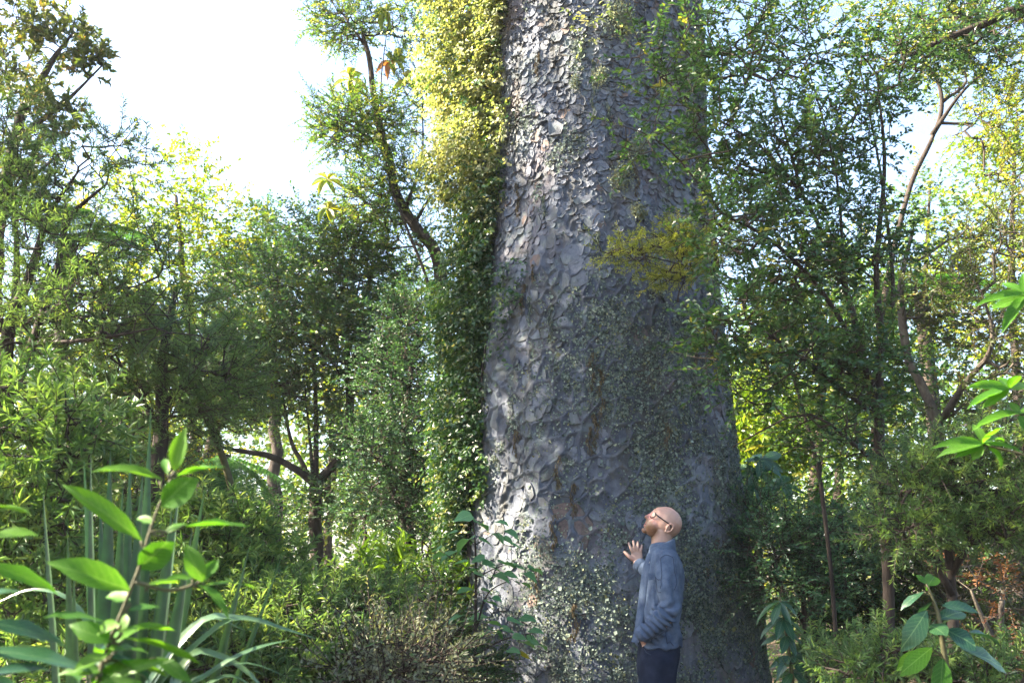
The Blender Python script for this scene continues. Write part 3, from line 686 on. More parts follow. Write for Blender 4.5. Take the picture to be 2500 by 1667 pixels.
plant('crooked_sapling', 'short crooked dark sapling stem right of the forked tree', 'sapling',
      [[(884, 1520, 8, .024), (885, 1400, 8, .02), (880, 1360, 8, .018), (893, 1310, 8, .016), (890, 1270, 8, .012), (905, 1225, 8, .006)]],
      [(900, 1215, 8, 55, 35, .3, 50), (840, 1240, 8, 35, 30, .25, 24)], 'round', M_DARK, seed=18, gap=.1, names=SH)
plant('soft_needle_tree', 'soft needled tree with dark stems along the left edge', 'tree',
      [[(15, 1500, 4.6, .05), (10, 900, 4.6, .035), (60, 700, 4.6, .024), (120, 530, 4.6, .014), (190, 420, 4.5, .006)],
       [(20, 960, 4.6, .03), (70, 860, 4.55, .022), (130, 700, 4.5, .018), (165, 540, 4.5, .013), (260, 450, 4.4, .006)],
       [(20, 900, 4.6, .022), (40, 600, 4.7, .014), (20, 400, 4.7, .006)], [(90, 780, 4.5, .014), (200, 720, 4.4, .009), (330, 700, 4.4, .004)], [(60, 840, 4.5, .012), (220, 830, 4.4, .008), (380, 800, 4.3, .004)]],
      [(30, 330, 4.6, 75, 110, .35, 170), (60, 480, 4.6, 110, 80, .4, 240), (200, 420, 4.5, 90, 60, .35, 70), (300, 380, 4.5, 60, 80, .3, 60), (120, 620, 4.5, 170, 80, .45, 320), (300, 600, 4.4, 120, 70, .4, 80), (60, 780, 4.5, 110, 110, .45, 260), (240, 760, 4.4, 150, 80, .45, 260), (400, 790, 4.4, 120, 80, .4, 60), (420, 650, 4.5, 90, 60, .4, 25)],
      'needle', M_NEEDLE, seed=19, gap=.3, size=1.15, dense=.72)
plant('dead_leaning_stem', 'bare brown leaning branch among the needled trees on the left', 'branch',
      [[(560, 1180, 5.6, .022), (500, 1000, 5.5, .02), (440, 890, 5.4, .018), (380, 790, 5.3, .016), (320, 715, 5.2, .013), (285, 680, 5.2, .008)], [(340, 740, 5.25, .007), (318, 770, 5.25, .005), (322, 800, 5.25, .003)]],
      [(470, 900, 5.4, 50, 50, .2, 16)], 'needle', M_NEEDLE, M_STEM, seed=20, gap=0, names=SH)
plant('hazy_needle_tree', 'greyish feathery tree filling the middle of the left bank', 'tree',
      [[(380, 1500, 5.2, .06), (390, 1150, 5.2, .045), (400, 900, 5.2, .03), (430, 700, 5.2, .012)], [(390, 1050, 5.2, .024), (300, 900, 5.2, .01)], [(395, 1000, 5.2, .024), (500, 880, 5.2, .01)]],
      [(430, 800, 5.2, 150, 90, .5, 150), (300, 870, 5.2, 150, 110, .5, 330), (500, 920, 5.2, 130, 90, .5, 240), (380, 1010, 5.2, 180, 70, .5, 260), (200, 990, 5.2, 150, 90, .5, 260), (180, 1140, 5.2, 190, 90, .5, 240), (310, 1150, 5.2, 150, 90, .5, 120), (250, 1290, 5.2, 230, 100, .5, 220)],
      'needle', M_NEEDLE, seed=21, gap=.28, dense=.8, size=1.25, tint=(.35, .18))
plant('yellow_shrub', 'small yellow leaved shrub lit behind the top of the foreground sapling', 'shrub',
      [[(380, 1400, 7.2, .03), (390, 1200, 7.2, .02), (380, 1090, 7.1, .01)]],
      [(370, 1060, 7.1, 80, 50, .4, 130), (420, 1110, 7.1, 90, 60, .4, 150), (330, 1170, 7.0, 100, 70, .4, 150)], 'fine', M_LIME, seed=22, gap=.2, size=1.3, names=SH, tint=(.6, .25))
plant('whorled_bush', 'bush with light green star shaped leaf whorls at the left edge', 'shrub',
      [[(60, 1700, 3.4, .03), (70, 1400, 3.4, .022), (60, 1150, 3.4, .01)], [(65, 1400, 3.4, .018), (180, 1150, 3.4, .007)]],
      [(60, 1000, 3.5, 110, 90, .3, 90), (140, 1100, 3.4, 130, 100, .35, 130), (40, 1200, 3.3, 100, 90, .3, 90), (210, 1020, 3.4, 60, 60, .25, 36), (150, 1290, 3.4, 150, 80, .35, 110), (60, 1420, 3.3, 150, 120, .35, 150), (220, 1480, 3.5, 150, 120, .35, 150), (100, 1620, 3.2, 180, 100, .35, 150)],
      'star', M_STAR, seed=23, gap=.15, size=1.15, names=SH, tint=(.4, .25))
plant('pale_whorled_bush', 'pale green star leaved bush between flax blades and hanging fern frond', 'shrub',
      [[(560, 1750, 4.6, .03), (570, 1500, 4.6, .024), (560, 1330, 4.6, .012)], [(568, 1480, 4.6, .02), (470, 1330, 4.5, .008)], [(568, 1500, 4.6, .02), (650, 1380, 4.7, .008)]],
      [(490, 1260, 4.6, 90, 60, .3, 110), (560, 1300, 4.6, 110, 60, .35, 160), (640, 1390, 4.7, 120, 60, .35, 170), (520, 1400, 4.5, 130, 70, .35, 170), (600, 1480, 4.4, 160, 70, .4, 190), (430, 1350, 4.4, 70, 90, .3, 80), (420, 1480, 4.3, 110, 90, .35, 120), (300, 1380, 4.6, 120, 110, .35, 130)],
      'star', M_STAR, seed=24, gap=.12, size=1.05, names=SH, tint=(.5, .25))
plant('low_whorled_bush', 'low deep green star leaved bush spreading along the bottom edge', 'shrub',
      [[(720, 1850, 4.0, .03), (720, 1650, 4.0, .02), (730, 1520, 4.0, .01)], [(722, 1650, 4.0, .018), (560, 1560, 3.9, .007)], [(722, 1680, 4.0, .018), (860, 1560, 4.1, .007)]],
      [(700, 1500, 4.2, 140, 60, .35, 170), (600, 1590, 3.9, 160, 60, .35, 170), (780, 1600, 4.0, 150, 60, .35, 160), (870, 1480, 4.6, 130, 60, .35, 150), (480, 1620, 3.7, 120, 60, .3, 110), (690, 1680, 3.8, 180, 50, .3, 150)],
      'star', M_NEEDLE, seed=25, gap=.12, size=1.1, names=SH, tint=(.5, .28))
plant('grey_twiggy_shrub', 'grey green twiggy shrub with tiny leaves at the bottom centre', 'shrub',
      [[(940, 1850, 3.9, .02), (945, 1680, 3.9, .014), (950, 1560, 3.9, .007)], [(942, 1700, 3.9, .012), (1050, 1590, 3.9, .005)], [(942, 1700, 3.9, .012), (860, 1580, 3.9, .005)]],
      [(970, 1590, 3.9, 120, 50, .3, 200), (880, 1620, 3.8, 90, 50, .3, 140), (1040, 1620, 3.9, 110, 55, .3, 190), (960, 1680, 3.7, 160, 50, .3, 200)],
      'twiggy', M_GREY, seed=26, gap=.2, dense=.6, size=1.4, names=SH)
plant('fresh_green_seedling_bush', 'bright green broad leaved seedlings at the foot of the vine', 'shrub',
      [[(960, 1620, 6.3, .02), (965, 1500, 6.3, .012), (990, 1400, 6.3, .006)], [(962, 1520, 6.3, .01), (930, 1420, 6.3, .005)]],
      [(1000, 1400, 6.4, 60, 40, .25, 30), (960, 1480, 6.3, 70, 40, .25, 36), (910, 1420, 6.5, 60, 50, .25, 30), (1040, 1470, 6.2, 50, 40, .2, 24)],
      'lance', M_LIME, seed=27, gap=0, size=1.1, names=SH, tint=(.15, .12))
plant('dark_ground_shrub', 'dark small leaved shrub below the vine at the foot of the trunk', 'shrub',
      [[(1100, 1800, 5.4, .02), (1100, 1620, 5.4, .014), (1090, 1540, 5.4, .006)]],
      [(1080, 1540, 5.5, 70, 50, .25, 130), (1110, 1620, 5.3, 90, 50, .3, 150), (1170, 1640, 5.4, 70, 40, .2, 80), (1050, 1440, 5.9, 60, 60, .25, 100)],
      'fine', M_DARK, seed=28, gap=.1, size=1.1, names=SH)

# ---- right side
plant('curved_trunk_tree', 'pale curved trunk carrying yellow sunlit foliage in the top right corner', 'tree',
      [[(2130, 1250, 8.2, 0.031), (2150, 800, 8.2, 0.0279), (2215, 480, 8.2, 0.02232), (2275, 340, 8.2, 0.01984), (2300, 260, 8.2, 0.0186), (2285, 190, 8.2, 0.01736), (2230, 140, 8.2, 0.01488), (2120, 60, 8.2, 0.00744)],
       [(2275, 330, 8.2, 0.0248), (2345, 230, 8.1, 0.01364), (2420, 160, 8, 0.0062)], [(2300, 250, 8.2, 0.0186), (2360, 190, 8.3, 0.00868), (2270, 90, 8.3, 0.00372)]],
      [(2390, 120, 8.1, 130, 110, .7, 330), (2460, 260, 8, 110, 130, .6, 260), (2300, 40, 8.2, 120, 60, .6, 180), (2120, 40, 8.2, 80, 50, .5, 100), (2470, 420, 8, 60, 60, .4, 100), (2390, 330, 8.2, 60, 50, .4, 60)],
      'fine', M_LIME, M_WOOD, seed=31, gap=.25, size=1.5, tint=(.55, .25))
plant('backlit_shrub', 'glowing lime green backlit shrub just right of the giant trunk', 'shrub',
      [[(1850, 1500, 9.6, .04), (1855, 1300, 9.6, .03), (1850, 1100, 9.6, .016), (1840, 980, 9.6, .008)]],
      [(1840, 990, 9.6, 80, 60, .5, 110), (1860, 1090, 9.6, 110, 70, .5, 240), (1830, 1160, 9.6, 70, 40, .4, 90), (1950, 1010, 9.8, 60, 50, .4, 60)],
      'lance', M_LIME, seed=32, gap=.1, size=1.2, names=SH, tint=(.35, .2))
plant('fern_like_tree', 'mid green small leaved tree standing behind the multi stemmed tree', 'tree',
      [[(1990, 1450, 8.6, .06), (1990, 1200, 8.6, .05), (2010, 900, 8.6, .03), (2000, 700, 8.5, .012)], [(1995, 1100, 8.6, .03), (2120, 850, 8.5, .012)]],
      [(1900, 800, 8.6, 130, 90, .7, 220), (2050, 760, 8.5, 140, 90, .7, 240), (2040, 930, 8.6, 160, 110, .8, 300), (2180, 900, 8.4, 120, 110, .7, 240), (2080, 1080, 8.4, 160, 100, .8, 300), (1960, 1260, 8.4, 110, 80, .7, 160)],
      'round', M_MID, seed=33, gap=.25, size=1.4)
plant('mossy_trunk_tree', 'pale mossy slanting trunk half hidden in the foliage at right', 'tree',
      [[(2315, 1800, 6, .045), (2310, 1500, 6, .04), (2305, 1250, 6, .036), (2290, 1050, 6, .034), (2250, 940, 6, .03), (2215, 870, 6, .026), (2200, 700, 6, .02), (2230, 560, 6, .01)], [(2290, 1040, 6, .022), (2360, 930, 5.8, .018), (2415, 865, 5.6, .014), (2420, 790, 5.6, .01), (2390, 700, 5.6, .006)], [(2310, 1350, 6, .016), (2380, 1250, 5.9, .01), (2460, 1190, 5.8, .005)]],
      [(2380, 760, 5.8, 130, 90, .5, 240), (2450, 900, 5.7, 90, 110, .5, 200), (2280, 700, 5.9, 110, 100, .5, 200), (2380, 1000, 5.8, 110, 80, .5, 170), (2420, 580, 5.8, 100, 100, .5, 200), (2300, 1180, 5.9, 100, 90, .5, 150), (2430, 1150, 5.7, 90, 90, .5, 170)],
      'fine', M_OLIVE, M_MIDWOOD, seed=34, gap=.22, size=1.1, tint=(.35, .2))
plant('multi_stemmed_tree', 'dark multi stemmed small leaved tree whose branches fan across the right', 'tree',
      [[(2170, 1950, 4.7, .034), (2165, 1667, 4.7, .03), (2170, 1450, 4.7, .027), (2155, 1200, 4.7, .025), (2145, 1000, 4.7, .022), (2150, 850, 4.7, .02), (2140, 640, 4.7, .014), (2160, 400, 4.7, .009), (2140, 180, 4.7, .004)],
       [(2150, 1060, 4.7, .018), (2110, 880, 4.7, .016), (2060, 690, 4.7, .013), (1960, 480, 4.65, .009), (1850, 350, 4.6, .005)],
       [(2140, 960, 4.7, .015), (2040, 760, 4.6, .012), (1900, 600, 4.5, .009), (1760, 520, 4.45, .005)],
       [(2148, 880, 4.7, .014), (2180, 700, 4.8, .01), (2150, 420, 4.8, .007), (2100, 170, 4.8, .004)],
       [(2130, 1010, 4.65, .012), (1990, 900, 4.5, .009), (1850, 800, 4.4, .006), (1740, 760, 4.35, .003)],
       [(2155, 1150, 4.7, .011), (2080, 1080, 4.6, .008), (1960, 1010, 4.5, .006), (1790, 1090, 4.6, .003)],
       [(1960, 480, 4.65, .008), (1880, 200, 4.6, .004)], [(2060, 690, 4.7, .009), (2040, 420, 4.7, .006), (1960, 120, 4.7, .003)],
       [(1850, 350, 4.6, .006), (1690, 250, 4.45, .004), (1560, 140, 4.4, .002)], [(1760, 520, 4.45, .005), (1640, 370, 4.4, .004), (1560, 320, 4.35, .002)]],
      [(1800, 120, 4.6, 130, 120, .4, 190), (1950, 130, 4.7, 110, 100, .35, 130), (1770, 330, 4.5, 100, 120, .4, 150), (1900, 420, 4.6, 130, 130, .45, 280), (2060, 330, 4.7, 120, 150, .4, 230), (1780, 560, 4.4, 90, 90, .35, 110), (1920, 650, 4.5, 130, 110, .4, 230), (2080, 600, 4.7, 120, 130, .4, 220), (1780, 780, 4.35, 90, 80, .3, 130), (1970, 850, 4.5, 140, 90, .4, 160), (1840, 930, 4.5, 110, 60, .35, 55), (2090, 900, 4.6, 110, 100, .4, 150), (2180, 150, 4.8, 90, 110, .35, 120), (1580, 160, 4.4, 90, 70, .25, 34), (1640, 230, 4.4, 80, 60, .25, 36), (1560, 335, 4.35, 60, 40, .2, 26), (1700, 60, 4.5, 60, 60, .3, 32), (2040, 1050, 4.6, 110, 90, .4, 80), (1720, 880, 4.35, 40, 80, .2, 16)],
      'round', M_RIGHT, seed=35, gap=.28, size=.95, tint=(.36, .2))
plant('overhanging_branch_tree', 'dark leafy bough reaching in from the top right edge', 'tree',
      [[(2900, 1600, 5, .09), (2880, 600, 5, .08), (2700, 60, 5, .05), (2500, 25, 5, .03), (2400, 60, 5, .022), (2300, 100, 5, .015), (2190, 150, 5, .008), (2120, 190, 5, .004)], [(2400, 60, 5, .012), (2330, 30, 5, .006), (2250, 40, 5, .003)]],
      [(2450, 30, 5, 90, 30, .3, 70), (2330, 70, 5, 100, 40, .3, 80), (2220, 130, 5, 80, 35, .3, 50), (2420, 110, 5, 70, 40, .3, 40), (2700, 100, 5, 150, 120, .5, 90)],
      'round', M_DARK, seed=36, gap=.15, size=.95)
plant('yellow_needle_branch', 'yellow green needled branch hanging before the trunk above the man', 'branch',
      [[(2050, 1900, 5.2, 0.0132), (2020, 1300, 5.2, 0.0108), (1930, 900, 5.2, 0.0084), (1840, 740, 5.15, 0.006), (1760, 665, 5.1, 0.0048), (1680, 650, 5.05, 0.0036), (1600, 630, 5, 0.0024), (1500, 610, 5, 0.0012)], [(1680, 652, 5.05, 0.0036), (1668, 690, 5.05, 0.0036), (1657, 715, 5.05, 0.0036), (1655, 738, 5.05, 0.0042)], [(1760, 665, 5.1, 0.0024), (1690, 590, 5.1, 0.0012)]],
      [(1560, 620, 5.02, 90, 32, .15, 75), (1640, 590, 5.05, 70, 32, .15, 75), (1700, 640, 5.08, 80, 45, .2, 90), (1480, 615, 5, 40, 16, .08, 14), (1760, 600, 5.1, 70, 60, .2, 80), (1640, 680, 5.05, 60, 25, .12, 40)],
      'needle', M_NEEDLE_Y, M_WOOD, seed=37, gap=.1, size=.8, names=SH)
plant('dark_needle_shrub', 'dark fine needled shrub with bright green tips at the right', 'shrub',
      [[(2330, 1800, 4.2, .028), (2325, 1500, 4.2, .022), (2310, 1250, 4.2, .012), (2330, 1120, 4.2, .006)], [(2325, 1450, 4.2, .016), (2210, 1250, 4.1, .006)], [(2322, 1400, 4.2, .016), (2430, 1220, 4.1, .006)]],
      [(2240, 1180, 4.2, 90, 70, .35, 150), (2350, 1140, 4.2, 110, 80, .4, 190), (2440, 1240, 4.1, 90, 80, .35, 150), (2200, 1290, 4.1, 80, 60, .3, 110), (2330, 1290, 4.2, 130, 60, .4, 180), (2470, 1080, 4.1, 60, 70, .3, 80)],
      'needle', M_NEEDLE, seed=38, gap=.15, size=1.0, names=SH, tint=(.38, .28))
plant('small_leaved_shrub', 'grey green small leaved shrub beside the trunk foot on the right', 'shrub',
      [[(1960, 1800, 5.9, .024), (1965, 1550, 5.9, .018), (1950, 1380, 5.9, .008)], [(1963, 1520, 5.9, .014), (1860, 1360, 5.8, .006)], [(1963, 1520, 5.9, .014), (2080, 1350, 5.9, .006)]],
      [(1880, 1330, 5.9, 80, 60, .35, 180), (1990, 1320, 5.9, 110, 70, .4, 250), (2090, 1300, 5.9, 70, 70, .35, 150), (1900, 1430, 5.8, 80, 50, .3, 130), (2030, 1420, 5.8, 90, 50, .3, 130), (1850, 1230, 6.2, 70, 60, .3, 110)],
      'fine', M_BLUEG, seed=39, gap=.2, size=1.15, names=SH, tint=(.5, .25))
plant('dusky_fern_shrub', 'dusky green shrub filling the shade under the multi stemmed tree', 'shrub',
      [[(2120, 1800, 6.4, .024), (2120, 1560, 6.4, .018), (2110, 1400, 6.4, .008)], [(2120, 1560, 6.4, .014), (2010, 1450, 6.4, .006)], [(2120, 1560, 6.4, .014), (2220, 1420, 6.4, .006)]],
      [(2110, 1400, 6.4, 110, 90, .4, 260), (2220, 1420, 6.4, 100, 90, .4, 220), (2010, 1480, 6.4, 90, 80, .4, 180), (2150, 1530, 6.3, 140, 80, .4, 240), (2260, 1560, 6.3, 100, 80, .4, 150), (2170, 1270, 6.5, 100, 70, .4, 170)],
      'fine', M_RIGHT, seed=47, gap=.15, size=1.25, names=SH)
plant('tangled_corner_shrub', 'tangled deep green shrub behind the glossy sapling near the right edge', 'shrub',
      [[(2420, 1800, 5.7, .024), (2420, 1560, 5.7, .018), (2430, 1330, 5.7, .008)], [(2420, 1560, 5.7, .014), (2330, 1440, 5.7, .006)]],
      [(2430, 1330, 5.8, 100, 70, .4, 200), (2330, 1420, 5.8, 90, 80, .4, 190), (2450, 1450, 5.9, 90, 80, .4, 160), (2380, 1550, 5.8, 130, 80, .4, 220), (2480, 1250, 5.9, 70, 70, .3, 110)],
      'fine', M_OLIVE, M_MIDWOOD, seed=48, gap=.15, size=1.2, names=SH, tint=(.3, .2))
plant('dry_brown_shrub', 'rusty brown dying shrub in a sun fleck at the right edge', 'shrub',
      [[(2440, 1800, 5, .03), (2440, 1560, 5, .022), (2450, 1440, 5, .01)], [(2440, 1600, 5, .016), (2370, 1440, 5, .006)]],
      [(2450, 1440, 5, 60, 50, .3, 80), (2380, 1400, 5, 60, 40, .25, 50), (2470, 1530, 4.9, 50, 60, .25, 60), (2420, 1620, 4.9, 90, 60, .3, 90)],
      'fine', M_DEAD, M_MIDWOOD, seed=40, gap=.2, dense=.26, size=1.1, names=SH)
plant('lower_right_needle_shrub', 'low needled shrub in the bottom right corner behind the broad leaves', 'shrub',
      [[(2200, 1950, 4.0, .02), (2200, 1750, 4.0, .014), (2180, 1620, 4.0, .006)], [(2200, 1750, 4.0, .012), (2080, 1640, 4.0, .005)]],
      [(2080, 1640, 4.1, 80, 45, .3, 90), (2200, 1600, 4.1, 90, 60, .3, 100), (2320, 1640, 4.0, 110, 50, .3, 110), (2460, 1630, 3.9, 80, 60, .3, 80), (2000, 1600, 4.8, 80, 50, .3, 80)],
      'star', M_NEEDLE, seed=41, gap=.15, size=.9, names=SH, tint=(.4, .25))

# ---- trees further back, one by one
BACK = [
    (60, 15, 700, 150, 'far', M_MID, 'broad sunlit tree behind the needled trees at the far left'),
    (250, 17, 640, 150, 'far', M_LIME, 'light green distant tree behind the yellow sunlit tree'),
    (520, 19, 720, 140, 'far', M_MID, 'distant round tree seen through the gap left of the forked tree'),
    (800, 18, 700, 150, 'far', M_LIME, 'distant pale sunlit tree behind the forked tree crown'),
    (985, 16, 640, 130, 'far', M_MID, 'distant tree behind the glossy shrub and the vine'),
    (1830, 14, 760, 130, 'far', M_LIME, 'distant sunlit tree behind the backlit shrub'),
    (2040, 16, 560, 150, 'far', M_LIME, 'distant yellow green tree behind the fan of dark branches'),
    (2270, 15, 420, 160, 'far', M_MID, 'distant tall tree behind the curved pale trunk'),
    (2480, 13, 260, 170, 'far', M_LIME, 'tall golden tree behind the top right foliage')]
for q, (px, Y, top, w, sp, mt, lab) in enumerate(BACK):
    plant('forest_tree', lab, 'tree',
          [[(px, 1340, Y, .09), (px + 10, 1100, Y, .07), (px - 10, (top + 1100) / 2, Y, .045), (px, top + 40, Y, .02)]],
          [(px, top + 70, Y, w * .6, 70, .8, 90), (px + 30, top + 200, Y, w, 110, 1.1, 200), (px - 20, top + 380, Y, w * 1.15, 120, 1.2, 230), (px + 10, top + 560, Y, w * 1.1, 120, 1.2, 170)],
          sp, mt, seed=60 + q, gap=.2, size=1.15, group='trees in the background', tint=(.5, .24))

# ---- unseen trees added left of the picture, crowns shaped to block the sun
for q, (lab, nm, tr, bl) in enumerate([
    ('unseen tall tree added at left to shade the trunk and the man', 'added_shade_tree', [(-6.3, 7.6, -.1, .2), (-6.2, 7.5, 3, .16), (-5.8, 7.3, 5, .1), (-5.4, 7.1, 6.8, .04)],
     [((-5.4, 6.5, 7.0), (.45, .9, .85), 520), ((-5.4, 5.2, 5.8), (.45, .6, .8), 420), ((-5.5, 6.3, 4.35), (.45, .8, .4), 240), ((-5.5, 6.3, 5.5), (.4, .8, .4), 50)]),
    ('unseen low tree added beyond the left edge to shade the near bushes', 'added_shade_tree', [(-5.3, 4.3, -.1, .1), (-5.2, 4.3, 2, .07), (-5.0, 4.3, 3.6, .03)],
     [((-5.0, 4.3, 3.7), (.5, .75, .6), 210)]),
    ('unseen lofty tree added beyond the left edge to shade the right hand trees', 'added_shade_tree', [(-7.6, 4.9, -.1, .2), (-7.5, 4.9, 5, .14), (-7.3, 4.9, 9, .05)],
     [((-7.3, 4.6, 8.6), (1.4, 1.0, 1.2), 420), ((-7.6, 3.4, 7.6), (1.2, .8, 1.0), 260), ((-7.4, 5.4, 9.8), (1.2, .8, 1.0), 260)])]):
    rng = np.random.default_rng(90 + q); root = np.array((tr[0][0], tr[0][1], 0.))
    e = empty(nm, root, lab, 'tree'); g, ends, dirs, cc = wood_and_sprays(rng, [np.array(tr)], bl, 'far', .1)
    gl = Geo(); spray_leaves(gl, rng, ends, dirs, unit(ends - cc), 'far', 1.1, 1.0, g)
    part('trunk', g.mesh('trunk', root, True), M_WOOD, e); part('crown', gl.mesh('crown', root), M_MID, e, 'stuff')

# the far wood and the low cover read as one mass
def build_wood():
    rng = np.random.default_rng(70); g = Geo(); n = 42000
    az = rng.uniform(R(-50), R(50), n); d = rng.uniform(20, 34, n); x, y = d * np.sin(az), d * np.cos(az)
    top = 4.2 + 3.2 * fbm(np.stack((x * .2, y * .2, 0 * x), 1), 71, 3) + .5 * np.abs(az)
    z = rng.random(n) ** .8 * top; p = np.stack((x, y, z), 1); k = fbm(p * .55, 72, 3) > .42; p = p[k]; n = len(p)
    ln = rng.uniform(.14, .34, n)
    scatter(g, LEAF_SMALL, p, rng.normal(size=(n, 3)), UP + rng.normal(0, .7, (n, 3)), ln, ln * .6, np.clip(fbm(p * .3, 73, 2) + rng.normal(0, .15, n), 0, 1))
    o = part('far_forest', g.mesh('far_forest'), M_MID, None, 'stuff'); tag(o, 'far wall of sunlit forest behind all the trees', 'forest')
    g = Geo(); n = 15000
    x = rng.uniform(-9, 9, n); y = rng.uniform(3.0, 19, n); k = (np.hypot(x - KX, y - KY) > 1.2) & ~((np.abs(x - .8) < .7) & (y < 6)); x, y = x[k], y[k]; n = len(x)
    h = (.15 + .75 * fbm(np.stack((x * .6, y * .6, 0 * x), 1), 75, 3)) * np.interp(y, [5, 8, 12, 19], [1, 1.35, 1.7, 2.4]); z = h * rng.random(n) ** .6
    b = np.stack((x, y, z), 1); spray_leaves(g, rng, b, unit(rng.normal(0, .6, (n, 3)) + UP * .7), UP + 0 * b, 'roundbig', .9, .5, None, .4, .22)
    o = part('undergrowth', g.mesh('undergrowth'), M_MID, None, 'stuff'); tag(o, 'low leafy undergrowth covering the forest floor', 'undergrowth')
build_wood()

# ---------------------------------------------------------------- plants with single leaves
_leaf_cache = {}
def leaf_mesh(kind, mat, var=0):
    k = (kind, mat.name, var)
    if k not in _leaf_cache:
        V, T = dict(big=LEAF_BIG, lance=LEAF_LANCE, heart=LEAF_HEART)[kind]
        V = V.copy(); rng = np.random.default_rng(var + 3)
        V[:, 2] += (vnoise(V * (3, 3, 1) + var * 5, 7) - .5) * .09; V[:, 0] *= 1 + (vnoise(V * 4 + var, 9) - .5) * .25
        V[:, 0] += .09 * (var - 1) * V[:, 1] ** 2; V[:, 2] -= .12 * (var % 3) * V[:, 1] ** 2
        me = raw_mesh('leaf', V, T, None, True); me.materials.append(mat); _leaf_cache[k] = me
    return _leaf_cache[k]
def put_leaf(parent, origin, base, tip, width, nh, kind, mat, var):
    base = np.asarray(base, float); tip = np.asarray(tip, float); d = tip - base; ln = np.linalg.norm(d)
    F = frames(d[None], np.asarray(nh, float)[None])[0]
    o = part('leaf', leaf_mesh(kind, mat, var), None, parent)
    M = Matrix([[F[i, 0] * width, F[i, 1] * ln, F[i, 2] * ln, (base - origin)[i]] for i in range(3)] + [[0, 0, 0, 1]])
    o.matrix_local = M
    return o
TOCAM = np.array((0, -1.0, 0.0))

def leafy_sapling(name, label, cat, stems, leaves, Y, kind, mat, smat=None, seed=0, twig=.0016, petiole=True, r=1.0):
    """stems [(px,py,dy,r)], leaves [(bx,by,tx,ty,width_px,face 0..1,dy_base,dy_tip,(mat))]"""
    rng = np.random.default_rng(seed)
    sw = [np.array([[*P(a, b, Y + dy), rr] for a, b, dy, rr in s]) for s in stems]
    root = sw[0][0, :3].copy(); 
    if root[2] > .02: sw[0] = np.vstack([[[root[0] - .1 * root[2] * (1 - q) * (sw[0][1, 0] - root[0]) * 4, root[1], -.04 + (root[2] + .04) * q, sw[0][0, 3] * (1.2 - .2 * q)]] for q in (0, .4, .75, .95)] + [sw[0]])
    root[2] = 0; e = empty(name, root, label, cat); g = Geo(); cs = []
    for s in sw: c = curve(s, 24); tube(g, c[:, :3], c[:, 3], 7); cs.append(c[:, :3])
    cs = np.concatenate(cs)
    for q, L in enumerate(leaves):
        bx, by, tx, ty, w, f, d0, d1 = L[:8]; mt = L[8] if len(L) > 8 else mat
        b, t = P(bx, by, Y + d0), P(tx, ty, Y + d1)
        nh = UP * (1 - f) + TOCAM * f + rng.normal(0, .12, 3)
        put_leaf(e, root, b, t, w * MPP(Y), nh, kind, mt, int(rng.integers(0, 4)))
        if petiole:
            i = np.argmin(np.linalg.norm(cs - b, axis=1) + .6 * np.maximum(0, cs[:, 2] - b[2])); a = cs[i]
            if np.linalg.norm(a - b) > .004: tube(g, curve([a, a * .4 + b * .6 - UP * .006, b], 6), np.linspace(twig * 1.3, twig, 6), 5)
    part('stem', g.mesh('stem', root, True), smat or M_STEM, e)
    return e

# young broad-leaved sapling close to the camera
yl = [(428, 1148, 435, 1053, 48, .75, 0, -.03), (390, 1175, 265, 1100, 50, .45, 0, -.05), (430, 1160, 550, 1115, 34, .2, 0, -.02), (392, 1235, 462, 1162, 68, .8, 0, -.04),
      (345, 1320, 165, 1163, 46, .5, 0, -.04), (372, 1280, 330, 1248, 26, .3, .01, .03), (400, 1300, 452, 1272, 26, .4, 0, 0), (450, 1282, 612, 1258, 30, .25, 0, .03), (338, 1388, 408, 1322, 66, .8, 0, -.03),
      (312, 1442, 148, 1352, 70, .55, 0, -.06), (372, 1330, 420, 1350, 30, .4, 0, 0), (495, 1418, 455, 1338, 50, .8, .02, 0), (490, 1420, 532, 1356, 32, .5, .02, .04), (500, 1428, 628, 1413, 22, .15, .02, .05), (480, 1430, 568, 1455, 36, .35, .02, -.02),
      (470, 1412, 410, 1398, 26, .3, .02, 0), (355, 1432, 436, 1398, 24, .4, 0, .02), (312, 1490, 392, 1470, 34, .4, 0, .02), (268, 1522, 118, 1478, 38, .3, 0, -.05), (272, 1566, 172, 1518, 52, .6, 0, -.02), (296, 1542, 428, 1502, 36, .35, 0, .04),
      (258, 1592, 306, 1566, 34, .3, 0, .02), (300, 1562, 500, 1562, 26, .12, 0, .02), (262, 1610, 420, 1608, 30, .2, 0, .02), (382, 1605, 462, 1652, 34, .3, .02, .0), (250, 1640, 150, 1620, 36, .4, 0, -.02), (245, 1655, 320, 1650, 36, .4, 0, 0), (318, 1470, 250, 1430, 36, .45, 0, .03), (410, 1160, 395, 1100, 22, .5, 0, .02)]
_r = np.random.default_rng(55)
for q in range(16):
    cx = _r.uniform(215, 300); cy = 1667 - (cx - 215) * 1.6 + _r.uniform(-20, 40); an = _r.uniform(-.5, 3.6); l = _r.uniform(70, 130)
    yl.append((cx, cy, cx + math.cos(an) * l, cy - math.sin(an) * l * .55, _r.uniform(34, 50), _r.uniform(.25, .7), _r.uniform(-.05, .1), _r.uniform(-.08, .15), M_BROAD if q % 3 == 0 else M_YOUNG))
leafy_sapling('broad_leaved_sapling', 'young sapling with big translucent lime green leaves close by at lower left', 'sapling',
              [[(225, 1720, 0, .0034), (262, 1580, 0, .003), (295, 1500, 0, .0027), (330, 1410, 0, .0024), (345, 1370, 0, .0027), (365, 1300, 0, .0023), (388, 1235, 0, .002), (425, 1150, 0, .0014)], [(330, 1420, 0, .003), (420, 1440, .01, .0025), (495, 1418, .02, .002)]],
              yl, 1.45, 'lance', M_YOUNG, seed=101)
